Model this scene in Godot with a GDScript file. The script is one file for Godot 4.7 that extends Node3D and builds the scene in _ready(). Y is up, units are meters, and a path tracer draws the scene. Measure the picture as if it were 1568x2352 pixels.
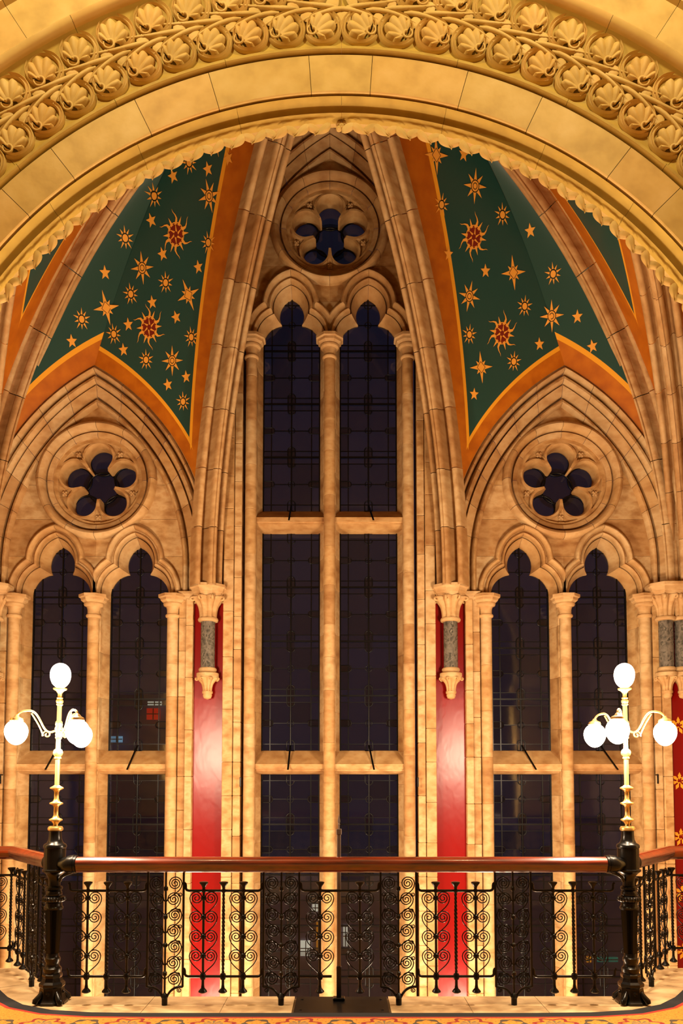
extends Node3D
# Night view across a Gothic stair hall: carved arch, starred vault, three tall leaded windows, iron balustrade with lamp standards.

const WX := -0.153          # the window wall's middle
const WD := 10.0            # its distance from the camera
const EYE := 1.65
const FOC := 1830.0         # focal length in pixels of the 1568 x 2352 frame
const PITCH := 3.4
const BAY := 2.985          # spacing of the window bays
const YA := 4.03            # level of the side windows' capitals
const DY := 3.37            # the middle window stands this much taller
const RED0 := 1.336
const RED1 := 1.717

var M := {}
var cache := {}
var rng := RandomNumberGenerator.new()

# ------------------------------------------------------------------ mesh builder
class MB:
	var v := PackedVector3Array()
	var n := PackedVector3Array()
	func tri(a: Vector3, b: Vector3, c: Vector3, na: Vector3, nb: Vector3, nc: Vector3) -> void:
		v.append(a); v.append(b); v.append(c)
		n.append(na); n.append(nb); n.append(nc)
	func flat(a: Vector3, b: Vector3, c: Vector3) -> void:
		var m := (c - a).cross(b - a)
		if m.length_squared() < 1e-16:
			return
		m = m.normalized()
		tri(a, b, c, m, m, m)
	func quad(a: Vector3, b: Vector3, c: Vector3, d: Vector3) -> void:
		flat(a, b, c)
		flat(a, c, d)
	# rows of equally many points -> a surface, smooth where neighbouring faces turn by less than the crease
	func grid(rows: Array, wrap_u := false, wrap_v := false, crease := 0.72) -> void:
		var nr := rows.size()
		var nc: int = rows[0].size()
		var qr := nr if wrap_v else nr - 1
		var qc := nc if wrap_u else nc - 1
		var fn := PackedVector3Array()
		fn.resize(qr * qc)
		for i in qr:
			var r0: PackedVector3Array = rows[i]
			var r1: PackedVector3Array = rows[(i + 1) % nr]
			for j in qc:
				var j2 := (j + 1) % nc
				var m := (r1[j2] - r0[j]).cross(r0[j2] - r1[j])
				fn[i * qc + j] = m.normalized() if m.length_squared() > 1e-18 else Vector3.ZERO
		for i in qr:
			var r0: PackedVector3Array = rows[i]
			var r1: PackedVector3Array = rows[(i + 1) % nr]
			for j in qc:
				var f := fn[i * qc + j]
				if f == Vector3.ZERO:
					continue
				var j2 := (j + 1) % nc
				var q := [Vector3.ZERO, Vector3.ZERO, Vector3.ZERO, Vector3.ZERO]
				for k in 4:
					var di: int = -1 if k < 2 else 1
					var dj: int = -1 if k == 0 or k == 3 else 1
					var s := f
					for w in 3:
						var ii: int = i + (di if w != 1 else 0)
						var jj: int = j + (dj if w != 0 else 0)
						if wrap_v: ii = posmod(ii, qr)
						if wrap_u: jj = posmod(jj, qc)
						if ii < 0 or jj < 0 or ii >= qr or jj >= qc:
							continue
						var g := fn[ii * qc + jj]
						if g.dot(f) > crease:
							s += g
					q[k] = s.normalized()
				var a := r0[j]; var b := r0[j2]; var c := r1[j2]; var d := r1[j]
				if a != b and b != c and a != c: tri(a, b, c, q[0], q[1], q[2])
				if a != c and c != d and a != d: tri(a, c, d, q[0], q[2], q[3])
	func box(c: Vector3, s: Vector3, bv := 0.0) -> void:
		var h := s * 0.5
		if bv <= 0.0:
			for ax in 3:
				for sg in [-1.0, 1.0]:
					var o := Vector3.ZERO; o[ax] = h[ax] * sg
					var u := Vector3.ZERO; u[(ax + 1) % 3] = h[(ax + 1) % 3]
					var w := Vector3.ZERO; w[(ax + 2) % 3] = h[(ax + 2) % 3] * sg
					quad(c + o - u - w, c + o - u + w, c + o + u + w, c + o + u - w)
			return
		var b: float = minf(bv, minf(h.x, minf(h.y, h.z)) * 0.9)
		for ax in 3:
			var ux := (ax + 1) % 3
			var wx := (ax + 2) % 3
			for sg in [-1.0, 1.0]:
				var o := Vector3.ZERO; o[ax] = h[ax] * sg
				var u := Vector3.ZERO; u[ux] = h[ux] - b
				var w := Vector3.ZERO; w[wx] = (h[wx] - b) * sg
				quad(c + o - u - w, c + o - u + w, c + o + u + w, c + o + u - w)
				for s2 in [-1.0, 1.0]:
					# bevel between this face and the next axis' face
					var p := Vector3.ZERO; p[ax] = h[ax] * sg; p[ux] = (h[ux] - b) * s2
					var r := Vector3.ZERO; r[ax] = (h[ax] - b) * sg; r[ux] = h[ux] * s2
					var e := Vector3.ZERO; e[wx] = (h[wx] - b) * sg * s2
					quad(c + p - e, c + p + e, c + r + e, c + r - e)
		for sx in [-1.0, 1.0]:
			for sy in [-1.0, 1.0]:
				for sz in [-1.0, 1.0]:
					var g := Vector3(sx, sy, sz)
					var p0 := c + Vector3(h.x * sx, (h.y - b) * sy, (h.z - b) * sz)
					var p1 := c + Vector3((h.x - b) * sx, h.y * sy, (h.z - b) * sz)
					var p2 := c + Vector3((h.x - b) * sx, (h.y - b) * sy, h.z * sz)
					if sx * sy * sz > 0: flat(p0, p2, p1)
					else: flat(p0, p1, p2)
	func tube(p: PackedVector3Array, rad, sides := 6, caps := true) -> void:
		var rows := []
		var t0 := (p[1] - p[0]).normalized()
		var up := Vector3(0, 0, 1) if absf(t0.z) < 0.9 else Vector3(1, 0, 0)
		var nn := (up - t0 * up.dot(t0)).normalized()
		for i in p.size():
			var t := (p[mini(i + 1, p.size() - 1)] - p[maxi(i - 1, 0)]).normalized()
			nn = (nn - t * nn.dot(t)).normalized()
			var bb := t.cross(nn)
			var r: float = rad if rad is float else rad[i]
			var row := PackedVector3Array()
			for k in sides:
				var a := TAU * k / sides
				row.append(p[i] + (nn * cos(a) + bb * sin(a)) * r)
			rows.append(row)
		grid(rows, true, false, 0.3 if sides < 8 else 0.6)
		if caps:
			for e in [0, p.size() - 1]:
				var row: PackedVector3Array = rows[e]
				for k in sides:
					if e == 0: flat(p[0], row[(k + 1) % sides], row[k])
					else: flat(p[e], row[k], row[(k + 1) % sides])
	# profile of (radius, height); a0..a1 in degrees; amp/num flutes
	func lathe(prof: Array, sides := 24, at := Vector3.ZERO, a0 := 0.0, a1 := 360.0, amp := 0.0, num := 0) -> void:
		var full := absf(a1 - a0) > 359.9
		var rows := []
		for q in prof:
			var row := PackedVector3Array()
			for k in (sides if full else sides + 1):
				var a := deg_to_rad(a0 + (a1 - a0) * k / sides)
				var r: float = q[0]
				if num > 0 and q.size() > 2:
					r -= amp * q[2] * absf(sin(a * num * 0.5))
				row.append(at + Vector3(sin(a) * r, q[1], cos(a) * r))
			rows.append(row)
		grid(rows, full, false, 0.72 if sides > 9 else 0.9)
	func prism(poly: PackedVector2Array, z0: float, z1: float, back := false) -> void:
		var idx := Geometry2D.triangulate_polygon(poly)
		for i in range(0, idx.size(), 3):
			var a := poly[idx[i]]; var b := poly[idx[i + 1]]; var c := poly[idx[i + 2]]
			if (b - a).cross(c - a) > 0.0:
				var s := b; b = c; c = s
			flat(Vector3(a.x, a.y, z1), Vector3(b.x, b.y, z1), Vector3(c.x, c.y, z1))
			if back: flat(Vector3(a.x, a.y, z0), Vector3(c.x, c.y, z0), Vector3(b.x, b.y, z0))
		var m := poly.size()
		var ccw := not Geometry2D.is_polygon_clockwise(poly)
		for i in m:
			var a := poly[i]; var b := poly[(i + 1) % m]
			if ccw: quad(Vector3(a.x, a.y, z0), Vector3(a.x, a.y, z1), Vector3(b.x, b.y, z1), Vector3(b.x, b.y, z0))
			else: quad(Vector3(b.x, b.y, z0), Vector3(b.x, b.y, z1), Vector3(a.x, a.y, z1), Vector3(a.x, a.y, z0))
	func mesh() -> ArrayMesh:
		var arr := []
		arr.resize(Mesh.ARRAY_MAX)
		arr[Mesh.ARRAY_VERTEX] = v
		arr[Mesh.ARRAY_NORMAL] = n
		var m := ArrayMesh.new()
		if v.size() > 0:
			m.add_surface_from_arrays(Mesh.PRIMITIVE_TRIANGLES, arr)
		return m

# ------------------------------------------------------------------ scene helpers
func part(called: String, mesh: Mesh, mat: Material, parent: Node, at := Vector3.ZERO) -> MeshInstance3D:
	var o := MeshInstance3D.new()
	o.name = called
	o.mesh = mesh
	o.material_override = mat
	o.position = at
	parent.add_child(o, true)
	return o

func node(called: String, at := Vector3.ZERO, parent: Node = self) -> Node3D:
	var o := Node3D.new()
	o.name = called
	o.position = at
	parent.add_child(o, true)
	return o

func tag(o: Node, label: String, category: String, group := "") -> Node:
	o.set_meta("label", label)
	o.set_meta("category", category)
	if group: o.set_meta("group", group)
	return o

func structure(called: String, at := Vector3.ZERO, label := "", category := "") -> Node3D:
	var o := node(called, at)
	o.set_meta("kind", "structure")
	if label: o.set_meta("label", label)
	if category: o.set_meta("category", category)
	return o

func block(s: Vector3, bv := 0.006) -> ArrayMesh:
	var key := "b%.3f_%.3f_%.3f_%.3f" % [s.x, s.y, s.z, bv]
	if not cache.has(key):
		var b := MB.new()
		b.box(Vector3.ZERO, s, bv)
		cache[key] = b.mesh()
	return cache[key]

func stone() -> Material:
	return M.stones[rng.randi() % M.stones.size()]

func bez(a: Vector3, b: Vector3, c: Vector3, d: Vector3, n: int) -> PackedVector3Array:
	var r := PackedVector3Array()
	for i in n + 1:
		r.append(a.bezier_interpolate(b, c, d, float(i) / n))
	return r

# a pixel of the photograph at a given distance -> a point of the place
func at_px(x: float, y: float, d: float) -> Vector3:
	var th := deg_to_rad(PITCH)
	var cy := 1800.0 - FOC * tan(th)
	var a := (x - 784.0) / FOC
	var b := (cy - y) / FOC
	var k := d / (cos(th) - b * sin(th))
	return Vector3(a * k, EYE + (b * cos(th) + sin(th)) * k, -d)

func to_px(p: Vector3) -> Vector2:
	var th := deg_to_rad(PITCH)
	var cy := 1800.0 - FOC * tan(th)
	var y := p.y - EYE
	var yc := y * cos(th) + p.z * sin(th)
	var zc := -p.z * cos(th) + y * sin(th)
	return Vector2(784.0 + FOC * p.x / zc, cy - FOC * yc / zc)

# ------------------------------------------------------------------ materials
func noise_tex(freq: float, cols: Array, offs: Array, sd: int, oct := 4, size := 512, kind := FastNoiseLite.TYPE_SIMPLEX_SMOOTH) -> NoiseTexture2D:
	var f := FastNoiseLite.new()
	f.seed = sd
	f.noise_type = kind
	f.frequency = freq
	f.fractal_octaves = oct
	var g := Gradient.new()
	g.colors = PackedColorArray(cols)
	g.offsets = PackedFloat32Array(offs)
	var t := NoiseTexture2D.new()
	t.width = size
	t.height = size
	t.seamless = true
	t.noise = f
	t.color_ramp = g
	return t

func std(col: Color, rough := 0.6, metal := 0.0) -> StandardMaterial3D:
	var m := StandardMaterial3D.new()
	m.albedo_color = col
	m.roughness = rough
	m.metallic = metal
	return m

func tri_tex(m: StandardMaterial3D, t: Texture2D, sc: Vector3) -> StandardMaterial3D:
	m.albedo_texture = t
	m.uv1_triplanar = true
	m.uv1_world_triplanar = true
	m.uv1_scale = sc
	return m

func make_materials() -> void:
	var lime := noise_tex(0.012, [Color(0.60, 0.44, 0.255), Color(0.71, 0.575, 0.385), Color(0.77, 0.655, 0.475), Color(0.69, 0.52, 0.315)], [0.1, 0.42, 0.66, 0.98], 3, 5)
	var grain := noise_tex(0.06, [Color(0.35, 0.35, 0.35), Color(0.75, 0.75, 0.75)], [0.2, 0.8], 8, 3)
	M.stones = []
	for c in [Color(1, 1, 1), Color(0.97, 0.92, 0.84), Color(1.0, 0.97, 0.93), Color(0.90, 0.83, 0.74), Color(1.0, 0.98, 0.96)]:
		var m := tri_tex(std(c, 0.75), lime, Vector3(0.5, 0.9, 0.5))
		m.heightmap_enabled = true
		m.heightmap_texture = grain
		m.heightmap_scale = 0.15
		M.stones.append(m)
	M.stone = M.stones[0]
	var gold_stone := noise_tex(0.01, [Color(0.70, 0.57, 0.30), Color(0.78, 0.65, 0.37), Color(0.82, 0.70, 0.45)], [0.0, 0.5, 1.0], 21, 4)
	M.arch = []
	for c in [Color(1, 1, 1), Color(0.97, 0.96, 0.92), Color(1.0, 0.97, 0.94)]:
		var m := tri_tex(std(c, 0.65), gold_stone, Vector3(0.6, 0.6, 0.6))
		m.heightmap_enabled = true
		m.heightmap_texture = grain
		m.heightmap_scale = 0.1
		M.arch.append(m)
	M.olive_stone = tri_tex(std(Color(0.89, 0.88, 0.62), 0.7), gold_stone, Vector3(0.9, 0.9, 0.9))  # olive tint, darker than plain arch stone, for hollows, fillets and field
	var red := std(Color(0.50, 0.015, 0.014), 0.28)
	red.metallic_specular = 0.4
	red.heightmap_enabled = true
	red.heightmap_texture = noise_tex(0.01, [Color(0.3, 0.3, 0.3), Color(0.7, 0.7, 0.7)], [0.3, 0.7], 5, 3)
	red.heightmap_scale = 0.15
	red.uv1_triplanar = true
	red.uv1_world_triplanar = true
	red.uv1_scale = Vector3(0.8, 0.5, 0.8)
	M.red = red
	M.marble = tri_tex(std(Color(1, 1, 1), 0.22), noise_tex(0.02, [Color(0.12, 0.12, 0.11), Color(0.36, 0.34, 0.31), Color(0.46, 0.43, 0.39), Color(0.20, 0.20, 0.18), Color(0.62, 0.58, 0.52)], [0.0, 0.35, 0.6, 0.7, 0.95], 31, 5), Vector3(1.1, 0.6, 1.1))
	M.green = std(Color(0.115, 0.275, 0.255), 0.36)
	M.orange = tri_tex(std(Color(1, 1, 1), 0.45), noise_tex(0.02, [Color(0.66, 0.35, 0.03), Color(0.72, 0.40, 0.04), Color(0.77, 0.45, 0.07)], [0.2, 0.5, 0.85], 41, 4), Vector3(0.4, 0.4, 0.4))
	M.gold_paint = std(Color(0.93, 0.66, 0.16), 0.4)
	M.star = std(Color(0.93, 0.66, 0.26), 0.42)
	M.star_line = std(Color(0.10, 0.10, 0.06), 0.5)
	M.star_red = std(Color(0.45, 0.10, 0.03), 0.5)
	M.iron = std(Color(0.035, 0.027, 0.024), 0.3, 0.55)
	M.cast = std(Color(0.05, 0.043, 0.037), 0.26, 0.5)
	M.brass = std(Color(0.78, 0.64, 0.42), 0.36, 0.8)
	M.brass_dark = std(Color(0.72, 0.58, 0.34), 0.32, 0.85)
	var wood := tri_tex(std(Color(1, 1, 1), 0.3), noise_tex(0.02, [Color(0.22, 0.055, 0.01), Color(0.34, 0.10, 0.014), Color(0.43, 0.14, 0.02)], [0.2, 0.5, 0.9], 51, 4), Vector3(0.25, 3.0, 3.0))
	wood.clearcoat_enabled = true
	wood.clearcoat = 1.0
	wood.clearcoat_roughness = 0.08
	M.wood = wood
	M.lead = std(Color(0.03, 0.03, 0.033), 0.32, 0.5)
	M.grey_metal = std(Color(0.42, 0.37, 0.34), 0.35, 0.6)
	M.glass = []
	for c in [Color(0.03, 0.03, 0.05, 0.55), Color(0.05, 0.04, 0.05, 0.62), Color(0.03, 0.035, 0.06, 0.5), Color(0.04, 0.035, 0.04, 0.7), Color(0.028, 0.03, 0.045, 0.58)]:
		var g := std(c, 0.06)
		g.transparency = BaseMaterial3D.TRANSPARENCY_ALPHA
		M.glass.append(g)
	M.slab = tri_tex(std(Color(1, 1, 1), 0.4), noise_tex(0.01, [Color(0.58, 0.47, 0.33), Color(0.72, 0.61, 0.45), Color(0.80, 0.70, 0.54)], [0.1, 0.5, 0.9], 61, 5), Vector3(0.7, 0.7, 0.7))
	M.navy = std(Color(0.035, 0.035, 0.055), 0.95)
	M.plate = std(Color(0.06, 0.05, 0.045), 0.4, 0.3)
	M.plaster = std(Color(0.55, 0.42, 0.27), 0.8)
	var gl := std(Color(1.0, 0.97, 0.92), 0.4)
	gl.emission_enabled = true
	gl.emission = Color(1.0, 0.95, 0.88)
	gl.emission_energy_multiplier = 6.0
	M.globe = gl
	M.carpet = carpet_material()

func carpet_material() -> StandardMaterial3D:
	# woven pattern: gold ground with blue-grey and rust sprigs, tiled along the border
	var w := 256
	var im := Image.create(w, w, false, Image.FORMAT_RGB8)
	var f := FastNoiseLite.new()
	f.seed = 4; f.frequency = 0.09
	for y in w:
		for x in w:
			var c := Color(0.66, 0.44, 0.10)
			var q := f.get_noise_2d(x, y)
			if q > 0.34: c = Color(0.70, 0.50, 0.20)
			if q < -0.42: c = Color(0.42, 0.22, 0.08)
			var e := Vector2((x - 128.0) / 52.0, (y - 128.0) / 40.0)
			var a := e.angle()
			var l := e.length()
			if absf(l - 1.0 - 0.22 * cos(a * 6.0)) < 0.14: c = Color(0.45, 0.08, 0.03)
			elif l < 0.55 and cos(a * 8.0) > 0.1: c = Color(0.33, 0.30, 0.24)
			var e2 := Vector2((posmod(x + 128, 256) - 128.0) / 44.0, (y - 128.0) / 40.0)
			if absf(e2.length() - 0.8) < 0.15 + 0.1 * sin(e2.angle() * 5.0): c = Color(0.25, 0.20, 0.13)
			im.set_pixel(x, y, c)
	var m := std(Color(1, 1, 1), 0.95)
	m.albedo_texture = ImageTexture.create_from_image(im)
	m.uv1_triplanar = true
	m.uv1_world_triplanar = true
	m.uv1_scale = Vector3(1.7, 1.7, 1.7)
	return m

# ------------------------------------------------------------------ window wall
# a moulding of (offset, z) points swept round part of a circle; a0/a1 may differ from point to point so that mitres fit
func arc_rows(c: Vector2, r: float, prof: Array, a0: PackedFloat32Array, a1: PackedFloat32Array, n: int, f0 := 0.0, f1 := 1.0, flip := 1.0) -> Array:
	var rows := []
	for i in n + 1:
		var s := lerpf(f0, f1, float(i) / n)
		var row := PackedVector3Array()
		for j in prof.size():
			var a := lerpf(a0[j], a1[j], s)
			var q := r + float(prof[j][0])
			row.append(Vector3(flip * (c.x + q * cos(a)), c.y + q * sin(a), prof[j][1]))
		rows.append(row)
	return rows

func same(a: float, n: int) -> PackedFloat32Array:
	var r := PackedFloat32Array()
	r.resize(n)
	r.fill(a)
	return r

func round_bit(c0: float, c1: float, z: float, bulge: float, n := 5) -> Array:
	# a roll between offsets c0 and c1 standing out by bulge from z
	var r := []
	for i in n + 1:
		var a := PI * i / n
		r.append([lerpf(c0, c1, (1.0 - cos(a)) * 0.5), z + bulge * sin(a)])
	return r

var head_prof := []
var arch_prof := []

func meet(c1: Vector2, r1: float, c2: Vector2, r2: float) -> Vector2:
	var d := c1.distance_to(c2)
	var a := (r1 * r1 - r2 * r2 + d * d) / (2.0 * d)
	var h := sqrt(maxf(r1 * r1 - a * a, 0.0))
	var m := c1 + (c2 - c1) * a / d
	var p := Vector2(-(c2 - c1).y, (c2 - c1).x) / d * h
	return m + p if (m + p).x > (m - p).x else m - p

func light_head(parent: Node, lx: float) -> void:
	# trefoil head of one light, four carved stones with mitred mouldings
	var c1 := Vector2(0.10, 0.07)
	var c2 := Vector2(-0.10, 0.465)
	var n := head_prof.size()
	for side: float in [-1.0, 1.0]:
		var low0 := PackedFloat32Array(); var low1 := PackedFloat32Array()
		var top0 := PackedFloat32Array(); var top1 := PackedFloat32Array()
		var inner: bool = side * lx < 0.0
		var post := [PackedVector3Array(), PackedVector3Array()]
		for j in n:
			var o: float = head_prof[j][0]
			var q := meet(c1, 0.278 + o, c2, 0.262 + o)
			low1.append((q - c1).angle())
			top0.append((q - c2).angle())
			top1.append(acos(0.10 / (0.262 + o)))
			var s := 0.0
			var lim := absf(lx) - c1.x
			if inner and 0.278 + o > lim:
				s = acos(lim / (0.278 + o))
			low0.append(minf(s, low1[j]))
			var x: float = lx + side * (0.378 + o)
			if inner: x = maxf(x, 0.0) if lx > 0 else minf(x, 0.0)
			post[0].append(Vector3(x, -0.02, head_prof[j][1]))
			post[1].append(Vector3(x, 0.07 + (0.0 if s == 0.0 else (0.278 + o) * sin(low0[j])), head_prof[j][1]))
		var b := MB.new()
		b.grid(post)
		var rows := arc_rows(c1, 0.278, head_prof, low0, low1, 10, 0.0, 0.995, side)
		for r in rows:
			for j in n: r[j].x += lx
		b.grid(rows)
		part("cusp_stone", b.mesh(), stone(), parent)
		b = MB.new()
		rows = arc_rows(c2, 0.262, head_prof, top0, top1, 10, 0.0, 0.997, side)
		for r in rows:
			for j in n: r[j].x += lx
		b.grid(rows)
		part("head_stone", b.mesh(), stone(), parent)

func rose_hole(a: float) -> float:
	var r := 0.2
	for k in 5:
		var t := angle_difference(PI / 2 + TAU * k / 5, a)
		var s := 0.32 * absf(sin(t))
		if absf(t) < 1.2 and s < 0.168:
			r = maxf(r, 0.32 * cos(t) + sqrt(0.168 * 0.168 - s * s))
	return r

func rose(parent: Node, cy: float) -> void:
	if not cache.has("rose_plate"):
		var rows := []
		var na := 300
		for i in na:
			var a := TAU * i / na
			var h := rose_hole(a)
			var row := PackedVector3Array()
			var d := Vector3(cos(a), sin(a), 0)
			row.append(d * h + Vector3(0, 0, -0.31))
			row.append(d * h + Vector3(0, 0, -0.12))
			row.append(d * (h + 0.022) + Vector3(0, 0, -0.075))
			for k in 22:
				var r := lerpf(h + 0.026, 0.575, float(k) / 21)
				var p := d * r
				var z := -0.07
				var far := 9.0
				for q in 5:
					var t := PI / 2 + TAU * q / 5
					far = minf(far, p.distance_to(Vector3(cos(t), sin(t), 0) * 0.32))
				z -= 0.05 * smoothstep(0.214, 0.226, far) * (1.0 - smoothstep(0.515, 0.527, r)) * smoothstep(0.36, 0.375, r)
				row.append(p + Vector3(0, 0, z))
			rows.append(row)
		var b := MB.new()
		b.grid(rows, false, true)
		cache.rose_plate = b.mesh()
		var prof := [[0.575, -0.07], [0.575, -0.03], [0.59, -0.02], [0.635, -0.01], [0.64, -0.075], [0.657, -0.075], [0.66, -0.01]] + round_bit(0.663, 0.767, 0.0, 0.085, 6) + [[0.775, -0.05]]
		cache.rose_ring = []
		for k in 12:
			b = MB.new()
			b.grid(arc_rows(Vector2.ZERO, 0.0, prof, same(TAU * k / 12 + 0.003, prof.size()), same(TAU * (k + 1) / 12 - 0.003, prof.size()), 8))
			cache.rose_ring.append(b.mesh())
		# a little carved four-petalled flower
		b = MB.new()
		for k in 4:
			var a := TAU * k / 4 + PI / 4
			b.lathe([[0.0, -0.012], [0.013, -0.004], [0.014, 0.004], [0.008, 0.014], [0.0, 0.016]], 8, Vector3(cos(a) * 0.017, 0, sin(a) * 0.017))
		b.lathe([[0.011, 0.0], [0.011, 0.014], [0.0, 0.021]], 8)
		cache.rosette = b.mesh()
		# the opening's glass: middle pane and five lobes, with their lead rings
		b = MB.new()
		var disc := PackedVector2Array()
		for k in 32: disc.append(Vector2(cos(TAU * k / 32), sin(TAU * k / 32)))
		for k in range(1, 31): b.flat(Vector3(disc[0].x, disc[0].y, 0), Vector3(disc[k + 1].x, disc[k + 1].y, 0), Vector3(disc[k].x, disc[k].y, 0))
		cache.disc = b.mesh()
		b = MB.new()
		for k in 6:
			var o := Vector3.ZERO if k == 5 else Vector3(cos(PI / 2 + TAU * k / 5), sin(PI / 2 + TAU * k / 5), 0) * 0.34
			var ring := PackedVector3Array()
			for q in 33: ring.append(o + Vector3(disc[q % 32].x, disc[q % 32].y, 0) * (0.205 if k == 5 else 0.172) + Vector3(0, 0, -0.29))
			b.tube(ring, 0.012, 6, false)
		cache.rose_lead = b.mesh()
	var at := Vector3(0, cy, 0)
	part("rose_plate", cache.rose_plate, M.stones[1], parent, at)
	for k in 12:
		part("ring_stone", cache.rose_ring[k], stone(), parent, at)
	for k in 5:
		var a := PI / 2 + TAU * (k + 0.5) / 5
		var f := part("carved_flower", cache.rosette, M.stones[2], parent, at + Vector3(cos(a) * 0.46, sin(a) * 0.46, -0.105))
		f.basis = Basis(Vector3(1, 0, 0), PI / 2) * Basis.from_scale(Vector3(1.35, 1.5, 1.35))
		a = PI / 2 + TAU * k / 5
		var g := part("pane", cache.disc, M.glass[k % 5], parent, at + Vector3(cos(a) * 0.34, sin(a) * 0.34, -0.298))
		g.scale = Vector3(0.17, 0.17, 1)
	part("pane", cache.disc, M.glass[1], parent, at + Vector3(0, 0, -0.302)).scale = Vector3(0.27, 0.27, 1)
	part("leading", cache.rose_lead, M.lead, parent, at)

func half_panel(side: float, lx: float, cy: float) -> Array:
	# the flat spandrel between wall arch, rose and light heads, cut into courses
	var out := PackedVector2Array([Vector2(0, 0.05), Vector2(side * 1.16, 0.05)])
	for i in 15:
		var a := lerpf(0.0, acos(1.427 / 2.59), i / 14.0)
		out.append(Vector2(side * (-1.427 + 2.59 * cos(a)), 0.377 + 2.59 * sin(a)))
	var hole := PackedVector2Array()
	for i in 40: hole.append(Vector2(cos(TAU * i / 40) * 0.7, cy + sin(TAU * i / 40) * 0.7))
	var head := PackedVector2Array([Vector2(side * lx - 0.48, -0.2), Vector2(side * lx + 0.48, -0.2)])
	for i in 11: head.append(Vector2(side * lx + 0.1 + 0.38 * cos(i * 0.115), 0.07 + 0.38 * sin(i * 0.115)))
	for i in 15:
		var a := lerpf(-0.15, PI + 0.15, i / 14.0)
		head.append(Vector2(side * lx + cos(a) * 0.26, 0.52 + sin(a) * 0.3))
	for i in 11:
		var a := PI - (10 - i) * 0.115
		head.append(Vector2(side * lx - 0.1 + 0.38 * cos(a), 0.07 + 0.38 * sin(a)))
	var res := []
	var ys := [0.05, 0.52, 1.0, 1.45, 1.9, 2.6]
	for k in 5:
		var rect := PackedVector2Array([Vector2(-1.3, ys[k] + 0.002), Vector2(1.3, ys[k] + 0.002), Vector2(1.3, ys[k + 1] - 0.002), Vector2(-1.3, ys[k + 1] - 0.002)])
		for p in Geometry2D.intersect_polygons(out, rect):
			for q in Geometry2D.clip_polygons(p, head):
				for r in Geometry2D.clip_polygons(q, hole):
					res.append(r)
	return res

func stack(parent: Node, called: String, line: Array, x: float, z: float, y0: float, y1: float, mirror := 1.0, wrap := false) -> void:
	# a vertical moulding built of drums: line = (x, z) points
	var y := y0
	while y < y1 - 0.05:
		var h: float = [0.42, 0.5, 0.58, 0.66][rng.randi() % 4]
		if y + h > y1 - 0.2: h = snappedf(y1 - y, 0.0005)
		var key := "s%d_%.4f_%.0f" % [hash(str(line)), h, mirror]
		if not cache.has(key):
			var b := MB.new()
			var rows := []
			for q in [[0.0, 0.004], [0.004, 0.0], [h - 0.004, 0.0], [h - 0.0005, 0.004]]:
				var row := PackedVector3Array()
				for i in line.size():
					var p: Vector2 = line[i]
					var d := Vector2.ZERO
					if q[1] > 0.0 and i > 0 and i < line.size() - 1:
						var t: Vector2 = (line[i + 1] - line[i - 1]).normalized()
						d = Vector2(t.y, -t.x) * q[1]
						if d.y > 0: d = -d
					row.append(Vector3((p.x + d.x) * mirror, q[0], p.y + d.y))
				rows.append(row)
			b.grid(rows, wrap)
			cache[key] = b.mesh()
		part(called, cache[key], stone(), parent, Vector3(x, y, z))
		y += h

func circle_line(r: float, a0: float, a1: float, n: int) -> Array:
	var l := []
	for i in n + 1:
		var a := deg_to_rad(lerpf(a0, a1, float(i) / n))
		l.append(Vector2(sin(a) * r, cos(a) * r))
	return l

func column_capital(parent: Node, x: float, z: float, r: float) -> void:
	# plain moulded capital: polygonal abacus, bell and neck ring
	var key := "cap%.3f" % r
	if not cache.has(key):
		var b := MB.new()
		b.lathe([[0.0, 0.0], [r + 0.115, 0.0], [r + 0.115, -0.035], [r + 0.09, -0.045], [r + 0.085, -0.075], [r + 0.05, -0.1], [r + 0.02, -0.1]], 8, Vector3.ZERO, 22.5, 382.5)
		cache[key + "a"] = b.mesh()
		b = MB.new()
		b.lathe([[r + 0.045, -0.1], [r + 0.052, -0.115], [r + 0.045, -0.135], [r + 0.015, -0.15], [r + 0.004, -0.19], [r + 0.004, -0.24], [r + 0.02, -0.25], [r + 0.024, -0.265], [r + 0.018, -0.28], [r, -0.29]], 20)
		cache[key] = b.mesh()
	part("abacus", cache[key + "a"], M.stones[4], parent, Vector3(x, 0, z))
	part("bell", cache[key], M.stones[2], parent, Vector3(x, 0, z))

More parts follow.
